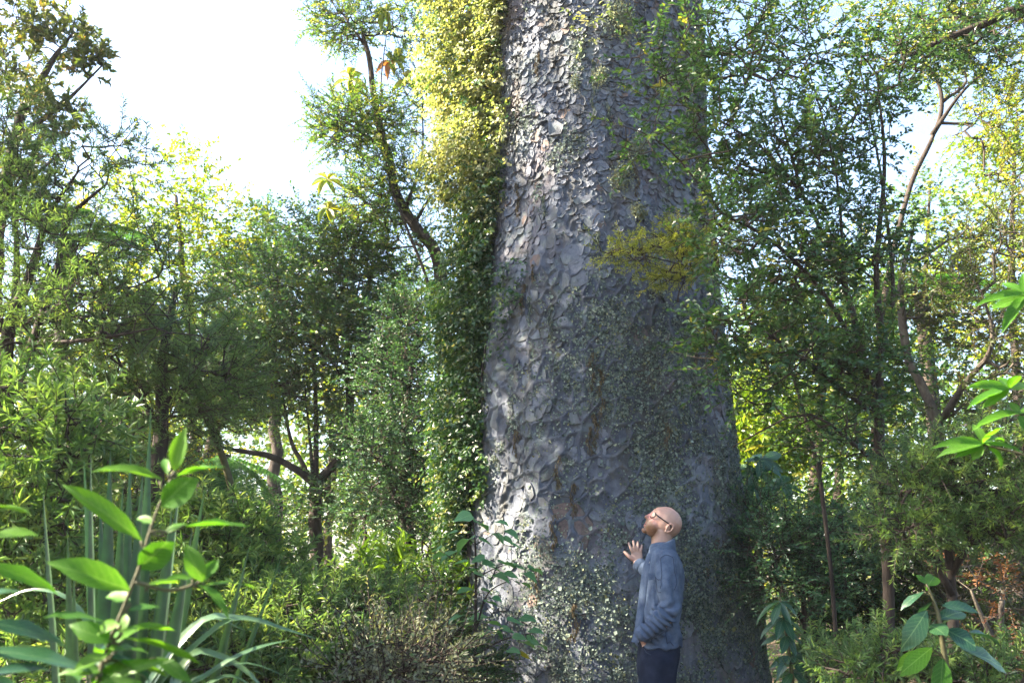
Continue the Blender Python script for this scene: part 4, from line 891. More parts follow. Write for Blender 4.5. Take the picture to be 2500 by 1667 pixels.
leafy_sapling('edge_sapling', 'broad leaves poking in at the left edge in front of the bush', 'sapling',
              [[(-90, 1800, 0, .008), (-70, 1500, 0, .006), (-50, 1300, 0, .004), (-40, 1200, 0, .002)]],
              [(-30, 1240, 72, 1222, 34, .35, 0, 0), (-20, 1310, 82, 1282, 44, .5, 0, 0), (-40, 1380, 155, 1428, 56, .4, 0, .05), (-30, 1450, 60, 1432, 40, .3, 0, .03, M_BROAD), (-40, 1520, 175, 1552, 60, .45, 0, .05, M_BROAD), (-60, 1590, 272, 1612, 58, .4, 0, .04, M_BROAD), (-30, 1650, 120, 1600, 50, .3, 0, .04, M_BROAD), (-50, 1660, 60, 1680, 50, .4, 0, 0, M_BROAD), (-60, 1200, -5, 1140, 40, .5, 0, 0)],
              1.4, 'lance', M_YOUNG, seed=102)
def whorl(c, tips, w, f=.5): return [(c[0], c[1], x, y, w, f, 0, (i % 3 - 1) * .05) for i, (x, y) in enumerate(tips)]
leafy_sapling('right_edge_sapling', 'bright green leaf rosettes on a twig at the right edge', 'sapling',
              [[(2640, 1700, 0, .008), (2610, 1300, 0, .007), (2570, 1000, 0, .005), (2535, 800, 0, .004), (2505, 725, 0, .002)], [(2590, 1150, 0, .004), (2500, 1110, 0, .003), (2400, 1086, 0, .002)], [(2570, 1020, 0, .004), (2500, 970, 0, .002), (2465, 950, 0, .002)]],
              whorl((2505, 722), [(2412, 704), (2424, 748), (2450, 678), (2448, 780), (2500, 660), (2560, 700), (2540, 760)], 30) + whorl((2465, 950), [(2385, 924), (2358, 966), (2440, 903), (2486, 898), (2400, 990), (2520, 930)], 30) +
              whorl((2490, 1012), [(2395, 1000), (2470, 978), (2540, 990), (2520, 1050)], 30) + whorl((2400, 1086), [(2310, 1060), (2298, 1086), (2385, 1024), (2430, 1028), (2334, 1102), (2452, 1036), (2490, 1072), (2370, 1118), (2470, 1106)], 30),
              2.3, 'lance', M_YOUNG, seed=103)
leafy_sapling('glossy_broad_sapling', 'sapling with large dark glossy leaves in the lower right corner', 'sapling',
              [[(2330, 1900, 0, .012), (2315, 1667, 0, .01), (2300, 1560, 0, .008), (2288, 1490, 0, .006), (2262, 1425, 0, .003)]],
              [(2262, 1490, 2205, 1582, 52, .7, 0, -.05), (2255, 1445, 2193, 1478, 26, .4, 0, 0), (2265, 1430, 2290, 1392, 36, .6, 0, .05, M_YOUNG), (2262, 1425, 2240, 1400, 20, .5, 0, 0, M_YOUNG), (2262, 1430, 2268, 1440, 18, .5, 0, 0, M_YOUNG), (2300, 1480, 2398, 1474, 42, .55, 0, 0), (2290, 1510, 2360, 1480, 40, .5, 0, .05),
               (2310, 1535, 2392, 1572, 60, .6, 0, -.05), (2365, 1548, 2446, 1534, 34, .5, .05, .1), (2345, 1580, 2472, 1618, 50, .5, 0, .05), (2300, 1610, 2302, 1700, 48, .8, 0, -.08, M_YOUNG), (2275, 1580, 2200, 1640, 44, .6, 0, -.03, M_YOUNG), (2270, 1525, 2310, 1545, 50, .5, 0, -.05), (2250, 1590, 2190, 1630, 34, .5, 0, 0, M_YOUNG), (2275, 1470, 2230, 1500, 30, .5, 0, .05)],
              3.1, 'lance', M_BROAD, seed=104)
rg = np.random.default_rng(44)
lv = []
for (cx, cy) in [(1905, 1470), (1912, 1510), (1920, 1550), (1930, 1600), (1935, 1640)]:
    for a in range(6):
        an = a * 1.05 + rg.uniform(-.3, .3); ln = rg.uniform(45, 75); lv.append((cx, cy, cx + math.cos(an) * ln, cy - math.sin(an) * ln * .45 + 16, rg.uniform(16, 24), rg.uniform(.2, .6), 0, math.sin(an) * .08))
leafy_sapling('shiny_leaved_sapling', 'upright sapling with whorls of shiny leaves beside the trunk base on the right', 'sapling',
              [[(1940, 1850, 0, .012), (1935, 1667, 0, .01), (1920, 1550, 0, .007), (1905, 1460, 0, .003)]], lv, 4.7, 'lance', M_BROAD, seed=105)
lv = []
for (cx, cy) in [(1850, 1150), (1840, 1190), (1860, 1120), (1910, 1180), (1790, 1180)]:
    for a in range(6):
        an = a * 1.05 + rg.uniform(-.4, .4); ln = rg.uniform(40, 80); lv.append((cx, cy, cx + math.cos(an) * ln, cy - math.sin(an) * ln * .6 + 12, rg.uniform(18, 28), rg.uniform(.3, .7), 0, math.sin(an) * .1))
leafy_sapling('shadowed_sapling', 'dark large leaved sapling silhouetted against the glowing lime shrub', 'sapling',
              [[(1870, 1700, 0, .02), (1860, 1400, 0, .016), (1850, 1250, 0, .012), (1850, 1130, 0, .004)], [(1856, 1260, 0, .006), (1900, 1200, 0, .004)], [(1856, 1250, 0, .006), (1800, 1185, 0, .004)]], lv, 7.4, 'lance', M_BROAD, seed=106)
# heart-leaved sapling in front of the lit foot of the trunk
hc = [(1130, 1260, 42), (1095, 1350, 44), (1180, 1278, 36), (1225, 1275, 30), (1250, 1298, 34), (1215, 1305, 36), (1190, 1320, 38), (1240, 1315, 30), (1130, 1320, 40), (1165, 1363, 36), (1120, 1372, 40), (1195, 1375, 36), (1155, 1390, 30), (1210, 1385, 34), (1240, 1375, 34), (1185, 1405, 40), (1225, 1405, 34), (1250, 1402, 36), (1275, 1385, 38), (1310, 1390, 30), (1295, 1402, 30), (1282, 1425, 32), (1135, 1440, 34), (1190, 1440, 30), (1110, 1505, 34), (1165, 1505, 38), (1150, 1522, 34), (1125, 1515, 36), (1205, 1520, 36), (1170, 1550, 36), (1215, 1540, 34), (1260, 1515, 40), (1290, 1510, 38), (1240, 1535, 36), (1310, 1540, 34), (1270, 1555, 36), (1322, 1575, 36), (1290, 1570, 36), (1255, 1588, 30), (1305, 1562, 36), (1287, 1600, 30), (1200, 1470, 28), (1215, 1460, 26), (1075, 1355, 34), (1062, 1340, 26), (1100, 1300, 30), (1260, 1330, 26)]
hl = []
for x, y, w in hc:
    s = 1 if x > 1175 else -1; hl.append((x - s * w * .45, y - 2, x + s * w * .5, y + 4, w * .85, rg.uniform(.12, .38), rg.uniform(-.12, .12), rg.uniform(-.12, .12), M_YELLOW if (x, y) == (1287, 1600) else M_HEART))
leafy_sapling('heart_leaved_sapling', 'sapling with tiers of pale heart shaped leaves before the sunlit trunk foot', 'sapling',
              [[(1165, 1750, 0, .012), (1160, 1600, 0, .009), (1162, 1400, 0, .007), (1158, 1300, 0, .004), (1152, 1262, 0, .002)], [(1162, 1540, 0, .005), (1190, 1450, 0, .004), (1250, 1412, 0, .002)], [(1160, 1600, 0, .005), (1230, 1560, 0, .004), (1300, 1545, 0, .002)], [(1161, 1410, 0, .004), (1230, 1380, 0, .002), (1290, 1385, 0, .0015)], [(1160, 1330, 0, .003), (1210, 1300, 0, .0015)], [(1160, 1400, 0, .003), (1100, 1360, 0, .0015)]],
              hl, 5.2, 'heart', M_HEART, M_WOOD, seed=107, twig=.0012)

# flax clump: every blade its own strap
def blade(parent, origin, pts, w, twist, name='blade', mat=None):
    c = curve(pts, 22); t = np.linspace(0, 1, 22); tg = unit(np.gradient(c, axis=0))
    prof = np.interp(t, [0, .1, .45, .8, 1], [.5, .75, 1, .62, .02]) * w * .5
    tw = np.asarray(twist, float); x = unit(np.cross(tg, unit(tw))); nz = np.cross(x, tg)
    V = np.stack((c - x * prof[:, None] + nz * (prof * .45)[:, None], c, c + x * prof[:, None] + nz * (prof * .45)[:, None]), 1).reshape(-1, 3)
    T = []
    for i in range(21):
        a, b = i * 3, i * 3 + 3
        T += [(a, a + 1, b + 1), (a, b + 1, b), (a + 1, a + 2, b + 2), (a + 1, b + 2, b + 1)]
    return part(name, raw_mesh(name, V - origin, np.array(T), None, True), mat or M_FLAX, parent)
def build_flax():
    Y = 2.35; root = P(300, 1667, Y); root[2] = 0
    e = empty('flax_clump', root, 'clump of upright and arching strap blades behind the foreground sapling', 'flax')
    rng = np.random.default_rng(111)
    for bx, tx, ty, w, dy in [(250, 105, 1190, 24, .1), (270, 205, 1120, 30, .05), (285, 222, 1105, 26, 0), (300, 270, 1100, 38, -.05), (315, 320, 1085, 26, .1), (300, 350, 1140, 34, .05), (325, 368, 1010, 30, .12), (335, 440, 1180, 34, 0), (345, 500, 1190, 34, .08), (350, 610, 1330, 24, 0), (265, 165, 1290, 28, -.1), (310, 300, 1180, 34, -.12), (330, 470, 1290, 40, -.1), (340, 420, 1240, 40, .1), (260, 180, 1380, 26, -.15), (290, 245, 1200, 30, .12), (355, 690, 1350, 18, .15)]:
        b = P(bx, 1800, Y + dy * .3); b[2] = .12; t = P(tx, ty, Y + dy); m = b * .45 + t * .55 + np.array(((b[0] - t[0]) * rng.uniform(.05, .3), 0, .06))
        blade(e, root, [b, m, t], w * 1.25 * MPP(Y), TOCAM + rng.normal(0, .3, 3))
    for pts, w in [([(340, 1760), (480, 1530), (580, 1510), (660, 1525), (765, 1556)], 34), ([(350, 1760), (520, 1540), (610, 1512), (690, 1535), (780, 1560)], 26), ([(380, 1780), (520, 1640), (620, 1585), (712, 1560)], 28), ([(400, 1800), (460, 1610), (530, 1602), (600, 1640), (660, 1700)], 40), ([(390, 1790), (480, 1660), (600, 1618), (720, 1660)], 12), ([(300, 1780), (200, 1500), (90, 1440), (-30, 1480)], 22), ([(320, 1790), (440, 1560), (520, 1510), (600, 1540)], 24), ([(370, 1780), (480, 1690), (560, 1650), (640, 1690)], 24)]:
        q = [P(x, y, Y - .1 + .1 * i / 4) for i, (x, y) in enumerate(pts)]; b0 = P(pts[0][0] * .5 + 155, 1800, Y); b0[2] = .12; q = [b0, b0 * .45 + q[0] * .55] + q
        blade(e, root, q, w * .75 * MPP(Y), UP + TOCAM * .6, mat=M_FLAX_SHEEN)
build_flax()
def build_tussock():
    Y = 5.6; root = P(2090, 1667, Y); root[2] = 0; rng = np.random.default_rng(112)
    e = empty('dark_tussock', root, 'dark tussock of thin arching blades in the shade at right', 'tussock')
    for q in range(60):
        an = rng.uniform(0, 6.28); ln = rng.uniform(.5, .95); d = np.array((math.cos(an), math.sin(an) * .7, 0)) * ln * rng.uniform(.25, .75)
        h = rng.uniform(.8, 1.25); b = root + d * .1
        blade(e, root, [b, b + d * .45 + UP * h * .8, b + d + UP * h * rng.uniform(.55, 1)], .012, np.array((0, 0, 1.)) - unit(d), mat=M_BROAD)
build_tussock()

# ---------------------------------------------------------------- ferns: every frond a part
def frond_mesh(L, W, droop, rng, n=26):
    g = Geo(); t = np.linspace(0, 1, 20); c = np.stack((0 * t, L * t, droop * L * (.35 * t - t * t)), 1); tube(g, c, np.linspace(.006, .0015, 20), 4)
    ts = np.linspace(.12, .985, n); P0 = np.stack([np.interp(ts, t, c[:, k]) for k in range(3)], 1)
    wl = W * np.sin(np.clip(ts * 1.05, 0, 1) ** .65 * math.pi) ** .8 * .5 + .012
    for s in (-1, 1):
        for i in range(n):
            k = max(4, int(wl[i] / .022)); u = np.linspace(.06, 1, k); d = unit(np.array((s, .42, -.1)))
            q = P0[i] + d * (u * wl[i])[:, None] - UP * (.16 * wl[i] * u ** 2)[:, None]
            tube(g, np.vstack((P0[i], q[-1])), [.0014, .0006], 3, cap=False)
            pl = np.minimum(.055, wl[i] * .22) * (1 - .75 * u); al = unit(np.array((-d[1] * s, d[0] * s, 0)))
            for ss in (-1, 1):
                scatter(g, LEAF_SMALL, q, np.repeat((al * ss + d * .45)[None], k, 0), np.repeat(UP[None], k, 0) + rng.normal(0, .15, (k, 3)), pl + .006, np.full(k, wl[i] / k * .95 + .003), np.clip(rng.normal(.45, .2, k), 0, 1))
    return g.mesh('frond', (0, 0, 0))
_fr = np.random.default_rng(121)
FROND = [frond_mesh(1.35, .62, .5, _fr), frond_mesh(1.2, .55, .95, _fr), frond_mesh(1.5, .6, .3, _fr)]
for f in FROND: f.materials.append(M_FERN)
def fern(name, label, root, crown_h, dirs, size, tr=.05):
    e = empty(name, root, label, 'fern'); root = np.asarray(root, float)
    if crown_h > .25:
        g = Geo(); c = curve([root - UP * .05, root + UP * crown_h * .5 + (.03, 0, 0), root + UP * crown_h], 14); tube(g, c, tr, 9, wob=tr); part('trunk', g.mesh('trunk', root, True), M_WOOD, e)
    for i, (az, el, s) in enumerate(dirs):
        a, b = R(az), R(el); d = np.array((math.sin(a) * math.cos(b), math.cos(a) * math.cos(b), math.sin(b))); F = frames(d[None], UP[None])[0] * size * s
        o = part('frond', FROND[i % 3], None, e)
        p = UP * crown_h; o.matrix_local = Matrix([[*F[k], p[k]] for k in range(3)] + [[0, 0, 0, 1]])
def grnd(px, py, Y): q = P(px, py, Y); q[2] = 0; return q
def around(n, el, seed):
    r = np.random.default_rng(seed); return [(i * 360 / n + r.uniform(-15, 15), el + r.uniform(-12, 12), r.uniform(.85, 1.1)) for i in range(n)]
fern('tree_fern', 'tree fern spreading dark arching fronds behind the upper left bush', grnd(300, 1200, 7.9), P(280, 1010, 7.9)[2], [(128, -22, 1.05), (150, -28, 1.0), (172, -30, 1), (205, -26, .95), (235, -20, .9), (110, -24, .9)], .85)
fern('tree_fern', 'tree fern with a long frond hanging beside the forked trunk', grnd(540, 1200, 7.6), P(560, 1110, 7.6)[2], [(125, -28, 1.0), (150, -36, 1.05), (100, -18, .95), (185, -30, .9), (215, -25, .9), (240, -20, .9), (80, -30, .8)], .62)
fern('tree_fern', 'distant pale tree fern crown in the upper right canopy', grnd(2290, 1200, 9.4), P(2290, 715, 9.4)[2], around(9, 12, 3), .75, .07)
fern('tree_fern', 'pale tree fern partly hidden behind the far left stems', grnd(110, 1200, 8.8), P(90, 575, 8.8)[2], [(90, 0, 1)] + around(7, 15, 4), .7, .07)
fern('ground_fern', 'bright green fern arching over the floor right of the forked trunk', grnd(890, 1400, 8.6), .35, around(9, 28, 5), .75)
fern('ground_fern', 'sunlit fern with spread fronds left of the forked trunk', grnd(680, 1400, 9.6), .5, around(9, 25, 6), .8)
fern('ground_fern', 'shaded fern low down between forked tree and crooked sapling', grnd(800, 1400, 7.9), .2, around(8, 30, 7), .7)

# large-leaved climber perched on the gnarled tree
M_YELLOWG = leaf_mat('yellow_green_leaf', [(.16, .22, .02), (.24, .27, .025), (.34, .32, .03)], .35, .5, .5, 'obj')
M_DEADLEAF = leaf_mat('brown_leaf', [(.3, .12, .05), (.36, .16, .07)], .6, .4, .3, 'obj')
lv = []
for (cx, cy, n, ln) in [(855, 195, 7, 55), (960, 150, 8, 50), (945, 30, 6, 45), (800, 440, 6, 45), (800, 510, 6, 40), (1000, 200, 5, 45), (940, 340, 5, 40), (1050, 700, 5, 40)]:
    for a in range(n):
        an = a * 6.28 / n + rg.uniform(-.4, .4); l = ln * rg.uniform(.7, 1.1); lv.append((cx, cy, cx + math.cos(an) * l, cy - math.sin(an) * l * .8, l * .45, rg.uniform(.3, .9), 0, math.sin(an) * .1, M_DEADLEAF if (cx == 960 and a in (4, 5)) else M_YELLOWG))
leafy_sapling('large_leaved_climber', 'slender climber with large yellow green leaves hanging on the gnarled tree', 'climber',
              [[(1075, 1300, .05, .016), (1070, 800, -.05, .014), (1010, 600, -.1, .012), (960, 470, -.12, .01), (935, 340, -.12, .008), (930, 200, -.12, .006), (950, 40, -.1, .003)], [(960, 470, -.12, .005), (870, 480, -.1, .004), (800, 440, -.1, .002)], [(870, 480, -.1, .003), (800, 510, -.1, .002)], [(932, 230, -.12, .004), (855, 195, -.1, .002)], [(935, 250, -.12, .004), (1000, 200, -.1, .002)], [(1062, 760, -.05, .004), (1050, 700, -.08, .002)]],
              lv, 7.85, 'big', M_YELLOWG, M_WOOD, seed=130, twig=.002)

# ---------------------------------------------------------------- the man
def loft(bm_list, secs, n=20, power=2.0):
    """closed skin over sections (centre, half axis a, half axis b)"""
    t = np.arange(n) * 2 * math.pi / n
    c, s = np.cos(t), np.sin(t); e = 2.0 / power
    c, s = np.sign(c) * np.abs(c) ** e, np.sign(s) * np.abs(s) ** e
    V = [np.asarray(o, float) + c[:, None] * np.asarray(a, float) + s[:, None] * np.asarray(b, float) for o, a, b in secs]
    m = len(V); V = np.concatenate(V + [np.asarray([secs[0][0]], float), np.asarray([secs[-1][0]], float)])
    j = np.arange(n); k = (j + 1) % n; T = []
    for i in range(m - 1):
        A, B = i * n, (i + 1) * n; T += [np.stack((A + j, A + k, B + k), 1), np.stack((A + j, B + k, B + j), 1)]
    T += [np.stack((k, j, np.full(n, m * n)), 1), np.stack(((m - 1) * n + j, (m - 1) * n + k, np.full(n, m * n + 1)), 1)]
    bm_list.append((V, np.concatenate(T)))
def limb(bl, pts, rad, n=16, flat=None):
    """round limb through points with radii; flat = (axis, factor) squashes the section"""
    pts = curve(pts, max(8, 5 * len(pts))); rad = np.interp(np.linspace(0, 1, len(pts)), np.linspace(0, 1, len(rad)), rad)
    tg = unit(np.gradient(pts, axis=0)); x = unit(np.cross(tg, np.array((.13, .2, 1.0)) if abs(tg.mean(0)[2]) < .8 else np.array((1., .1, 0)))); y = np.cross(tg, x)
    e0, e1 = [(pts[0] - tg[0] * rad[0] * q, x[0] * rad[0] * w, y[0] * rad[0] * w) for q, w in ((.85, .45), (.5, .85))], [(pts[-1] + tg[-1] * rad[-1] * q, x[-1] * rad[-1] * w, y[-1] * rad[-1] * w) for q, w in ((.5, .85), (.85, .45))]
    loft(bl, e0 + [(p, a * r, b * r) for p, a, b, r in zip(pts, x, y, rad)] + e1, n)
def ball(bl, c, r, rot=None, n=16):
    t = np.linspace(-math.pi / 2, math.pi / 2, 11)[1:-1]; r = np.broadcast_to(np.asarray(r, float), (3,))
    M = np.eye(3) if rot is None else rot
    secs = [(np.asarray(c) + M @ np.array((0, 0, r[2] * math.sin(a))), M @ np.array((r[0] * math.cos(a), 0, 0)), M @ np.array((0, r[1] * math.cos(a), 0))) for a in t]
    loft(bl, secs, n)
def fuse(name, bl, voxel, it=4, fac=.5, dec=None):
    """melt the pieces into one continuous skin"""
    g = Geo()
    for V, T in bl: g.add(V, T)
    me = g.mesh(name); o = bpy.data.objects.new(name + '_tmp', me); COL.objects.link(o)
    m = o.modifiers.new('r', 'REMESH'); m.mode = 'VOXEL'; m.voxel_size = voxel; m.use_smooth_shade = True
    m = o.modifiers.new('s', 'SMOOTH'); m.iterations = it; m.factor = fac
    if dec: m = o.modifiers.new('d', 'DECIMATE'); m.ratio = dec
    dg = bpy.context.evaluated_depsgraph_get(); out = bpy.data.meshes.new_from_object(o.evaluated_get(dg))
    out.name = name; COL.objects.unlink(o); bpy.data.objects.remove(o)
    for p in out.polygons: p.use_smooth = True
    return out
def coords(me):
    V = np.empty(len(me.vertices) * 3, np.float32); me.vertices.foreach_get('co', V); return V.reshape(-1, 3).astype(float)
def normals(me):
    V = np.empty(len(me.vertices) * 3, np.float32); me.vertices.foreach_get('normal', V); return V.reshape(-1, 3).astype(float)

def build_person():
    MY = 5.36
    X1, Y1, Z1 = np.array((1., 0, 0)), np.array((0, 1., 0)), np.array((0, 0, 1.))
    def Q(px, py, dy=0.0): return P(px, py, MY + dy)
    root = Q(1612, 1600); root[2] = 0
    e = empty('person', root, 'bald man in blue denim jacket gazing up with one hand on the trunk', 'person')
    mp = MPP(MY) * .97                                       # metres for a pixel at the man
    # --- clothed shapes first: sections as (py, front px, back px, half breadth)
    tor = [(1322, 1596, 1645, .062), (1336, 1589, 1648, .08), (1346, 1587, 1652, .115), (1358, 1584, 1657, .16), (1374, 1580, 1663, .19), (1396, 1575, 1667, .2), (1430, 1571, 1667, .195), (1465, 1567, 1664, .185),
           (1500, 1563, 1659, .176), (1530, 1560, 1658, .176), (1556, 1557, 1662, .182), (1577, 1557, 1660, .184)]
    def sec(rows, k=1.0, wk=1.0):
        out = []
        for py, f, b, w in rows:
            c = Q((f + b) / 2, py); out.append((c, X1 * (b - f) / 2 * mp * k, Y1 * w * wk))
        return out
    sh_n, el_n, wr_n = Q(1630, 1378, -.185), Q(1637, 1490, -.215), Q(1568, 1549, -.165)
    sh_f, el_f, wr_f = Q(1622, 1378, .17), Q(1608, 1418, .27), P(1556, 1377, 5.68)
    pc = P(1554, 1352, 5.74); HY = float(ksurf(np.array(math.asin((pc[0] - KX) / .9)), np.array(pc[2]))[1]) - .03      # the bark under the palm
    wr_f = P(1557, 1376, HY - .04)
    J = []
    loft(J, sec(tor), 28, 2.35)
    limb(J, [sh_n + (.0, .03, .02), Q(1627, 1430, -.205), el_n], [.062, .058, .053, .051]); limb(J, [el_n, Q(1606, 1520, -.21), wr_n], [.052, .048, .041])
    limb(J, [sh_f, el_f], [.064, .056, .05]); limb(J, [el_f, Q(1585, 1398, .29), wr_f + (.012, -.004, -.006)], [.05, .044, .036])
    ball(J, sh_n + (0, .045, .0), (.062, .06, .062)); ball(J, sh_f, (.062, .06, .06))
    jm = fuse('jacket', J, .0065, 5, .5)
    V = coords(jm); Nn = normals(jm)
    # folds: slack creases on the sleeves, drag lines round the waist
    def seg_t(p, a, b):
        d = b - a; t = np.clip(((p - a) @ d) / (d @ d), 0, 1); return t, np.linalg.norm(p - a - t[:, None] * d, axis=1)
    t1, d1 = seg_t(V, sh_n, el_n); t2, d2 = seg_t(V, el_n, wr_n); near = V[:, 1] < MY - .1
    up_ = near & (d1 < .085) & (d1 < d2); fo = near & (d2 < .075) & ~up_
    n1 = fbm(V * (9, 9, 9), 201, 2)
    f = np.zeros(len(V))
    f += up_ * (.008 * np.sin((V[:, 0] * 95 + V[:, 2] * 14 + n1 * 7)) * smooth(.1, .4, t1) * smooth(1.1, .75, t1) + .008 * np.sin(t1 * 26 + V[:, 0] * 60 + n1 * 5) * smooth(.72, .95, t1))
    f += fo * .011 * np.sin(t2 * 30 - V[:, 2] * 50 + n1 * 6) * (1 - .5 * t2)
    body = ~(up_ | fo)
    f += body * (.02 * (fbm(V * (11, 8, 4.5), 203, 3) - .5) + .008 * np.sin(V[:, 2] * 46 + V[:, 0] * 70 + n1 * 9) * smooth(1.35, 1.05, V[:, 2]))
    f += .004 * (fbm(V * 38, 205, 2) - .5)
    # dropped hem and a little flare at the front opening
    V = V + Nn * f[:, None]
    jm.vertices.foreach_set('co', (V - root).astype(np.float32).ravel()); jm.update()
    jac = part('jacket', jm, M_DENIM, e)
    # collar stands round the back of the neck, open at the throat
    g = Geo(); n = 30; rows = []
    for k in range(n + 1):
        a = R(-152) + R(304) * k / n; fw = .5 - .5 * math.cos(a)                          # 0 at the back, 1 at the throat
        cx = Q(1642 - 52 * fw, 1338 + 14 * fw); 
        bot = np.array((cx[0] + .0 , MY + math.sin(a) * .074, cx[2] - .012)); hgt = .052 - .014 * fw
        topp = bot + np.array((.006 * math.cos(a) - .004, math.sin(a) * .004, hgt + .012 * (1 - fw))); outp = topp + np.array((.012 * math.cos(a), math.sin(a) * .014, -.004)); low = bot + np.array((.016 * math.cos(a), math.sin(a) * .02, .004))
        rows.append((bot, topp, outp, low))
    Vc = np.array(rows).reshape(-1, 3); T = []
    for k in range(n):
        for q in range(3):
            A = k * 4 + q; T += [(A, A + 1, A + 5), (A, A + 5, A + 4)]
    g.add(Vc, T); part('collar', g.mesh('collar', root, True), M_DENIM, jac)
    # front edge, pocket flap, buttons, cuffs
    g = Geo(); pl = curve([Q(1588, 1350, -.03), Q(1575, 1396, -.035), Q(1569, 1440, -.035), Q(1563, 1490, -.035), Q(1556, 1540, -.04), Q(1549, 1566, -.04)], 26)
    Vp = np.stack((pl + (-.012, .012, 0), pl + (-.018, -.008, 0), pl + (.012, -.05, 0), pl + (.016, -.048, -.002)), 1).reshape(-1, 3); T = []
    for k in range(25):
        for q in range(3): A = k * 4 + q; T += [(A, A + 1, A + 5), (A, A + 5, A + 4)]
    g.add(Vp, T); part('front_edge', g.mesh('front_edge', root, True), M_DENIM, jac)
    g = Geo(); a0 = Q(1579, 1398, -.125); Vf = []
    for zz, w in ((0, 1), (-.022, 1), (-.032, .55)):
        for xx in (0, .03 * w, .05 * w): Vf.append(a0 + (xx, -.05 * math.sqrt(max(0, 1)) - xx * .55, zz))
    g.add(np.array(Vf), [(0, 1, 4), (0, 4, 3), (1, 2, 5), (1, 5, 4), (3, 4, 7), (3, 7, 6), (4, 5, 8), (4, 8, 7)]); part('pocket_flap', g.mesh('pocket_flap', root, True), M_DENIM, jac)
    for nm, c0, c1, r in (('cuff', wr_n + unit(el_n - wr_n) * .03, wr_n - unit(el_n - wr_n) * .012, .042), ('cuff', wr_f + unit(Q(1585, 1398, .29) - wr_f) * .035, wr_f - unit(Q(1585, 1398, .29) - wr_f) * .002, .038)):
        g = Geo(); tube(g, curve([c0, c0 * .5 + c1 * .5, c1], 6), [r * .98, r * 1.04, r * 1.05, r * 1.05, r * 1.04, r * .9], 18, cap=False); part(nm, g.mesh('cuff', root, True), M_DENIM, jac)
    # seams of the jacket: armhole, yoke, side and hem stitching
    def seam(pts, n=24):
        g = Geo(); c = curve(pts, n); out = []
        for p in c:
            ok, loc, nr, ix = jac.closest_point_on_mesh(Vector(p - root)); out.append(np.array(loc) + np.array(nr) * .0006 + root)
        tube(g, np.array(out), .0019, 5); part('seam', g.mesh('seam', root, True), M_SEAM, jac)
    seam([Q(1612, 1362, -.2), Q(1606, 1382, -.26), Q(1604, 1410, -.26), Q(1610, 1436, -.24)]); seam([Q(1640, 1362, -.2), Q(1652, 1390, -.24), Q(1653, 1420, -.24), Q(1646, 1440, -.24)])
    seam([Q(1612, 1362, -.2), Q(1626, 1357, -.2), Q(1640, 1362, -.2)]); seam([Q(1562, 1571, -.2), Q(1600, 1573, -.26), Q(1640, 1573, -.26), Q(1656, 1571, -.2)], 40); seam([Q(1575, 1412, -.2), Q(1590, 1414, -.26), Q(1601, 1414, -.26)], 14); seam([Q(1577, 1412, -.2), Q(1577, 1445, -.24), Q(1590, 1450, -.26), Q(1600, 1448, -.26)], 24)
    for bx, by in ((1583, 1372), (1577, 1404), (1572, 1436), (1567, 1468), (1563, 1500)):
        ok, loc, nr, ix = jac.closest_point_on_mesh(Vector(Q(bx, by, -.07) - root)); g = Geo(); p = np.array(loc) + root; tube(g, [p, p + np.array(nr) * .004], [.0055, .005], 10); part('button', g.mesh('button', root, True), M_BUTTON, jac)
    # --- jeans
    K = []
    loft(K, sec([(1545, 1562, 1655, .155), (1570, 1559, 1657, .162), (1595, 1557, 1658, .165), (1625, 1556, 1652, .16), (1650, 1558, 1645, .14)]), 24, 2.2)
    for s, dx in ((-1, 0.0), (1, -.03)):
        hip = Q(1606, 1610, s * .085); kn = np.array((hip[0] - .015 + dx, MY + s * .095, .5)); an = np.array((hip[0] + .02 + dx, MY + s * .1, .1))
        limb(K, [hip, kn, an], [.098, .09, .07, .062, .056], 18)
    km = fuse('jeans', K, .008, 5, .5); V = coords(km); Nn = normals(km)
    V = V + Nn * (.012 * (fbm(V * (7, 7, 9), 211, 3) - .5) + .004 * np.sin(V[:, 2] * 60 + V[:, 0] * 50 + fbm(V * 8, 5) * 8) * smooth(.95, .7, V[:, 2]))[:, None]
    km.vertices.foreach_set('co', (V - root).astype(np.float32).ravel()); km.update()
    je = part('jeans', km, M_JEANS, e)
    g = Geo(); tube(g, [Q(1572, 1582, -.152), Q(1578, 1592, -.166), Q(1590, 1598, -.17)], .0022, 5); part('pocket_seam', g.mesh('pocket_seam', root, True), M_SEAM, je)
    for s, dx in ((-1, 0.0), (1, -.03)):
        S = []; hip = Q(1606, 1610, s * .085); ax = hip[0] + .02 + dx; ay = MY + s * .1
        loft(S, [(np.array((ax + .06 - .29 * t, ay, z * .5 + .002)), Y1 * w, Z1 * z * .5) for t, w, z in ((0, .02, .05), (.08, .034, .09), (.3, .036, .1), (.55, .042, .075), (.8, .043, .055), (.95, .032, .045), (1, .012, .03))], 14, 2.6)
        limb(S, [np.array((ax, ay, .04)), np.array((ax, ay, .13))], [.05, .048])
        sm = fuse('shoe', S, .006, 3); V = coords(sm); sm.vertices.foreach_set('co', (V - root).astype(np.float32).ravel()); sm.update(); part('shoe', sm, M_SHOE, e)
    # --- the body: head, neck, trunk, arms, hands and legs as one skin
    B = []
    loft(B, sec([(r[0], r[1], r[2], r[3]) for r in tor[1:]], .84, .86), 24, 2.2)
    loft(B, sec([(1560, 1564, 1652, .14), (1600, 1562, 1652, .145), (1645, 1562, 1642, .12)], .92), 20)
    for s, dx in ((-1, 0.0), (1, -.03)):
        hip = Q(1606, 1610, s * .085); limb(B, [hip, np.array((hip[0] - .015 + dx, MY + s * .095, .5)), np.array((hip[0] + .02 + dx, MY + s * .1, .09))], [.08, .074, .056, .05, .042], 14)
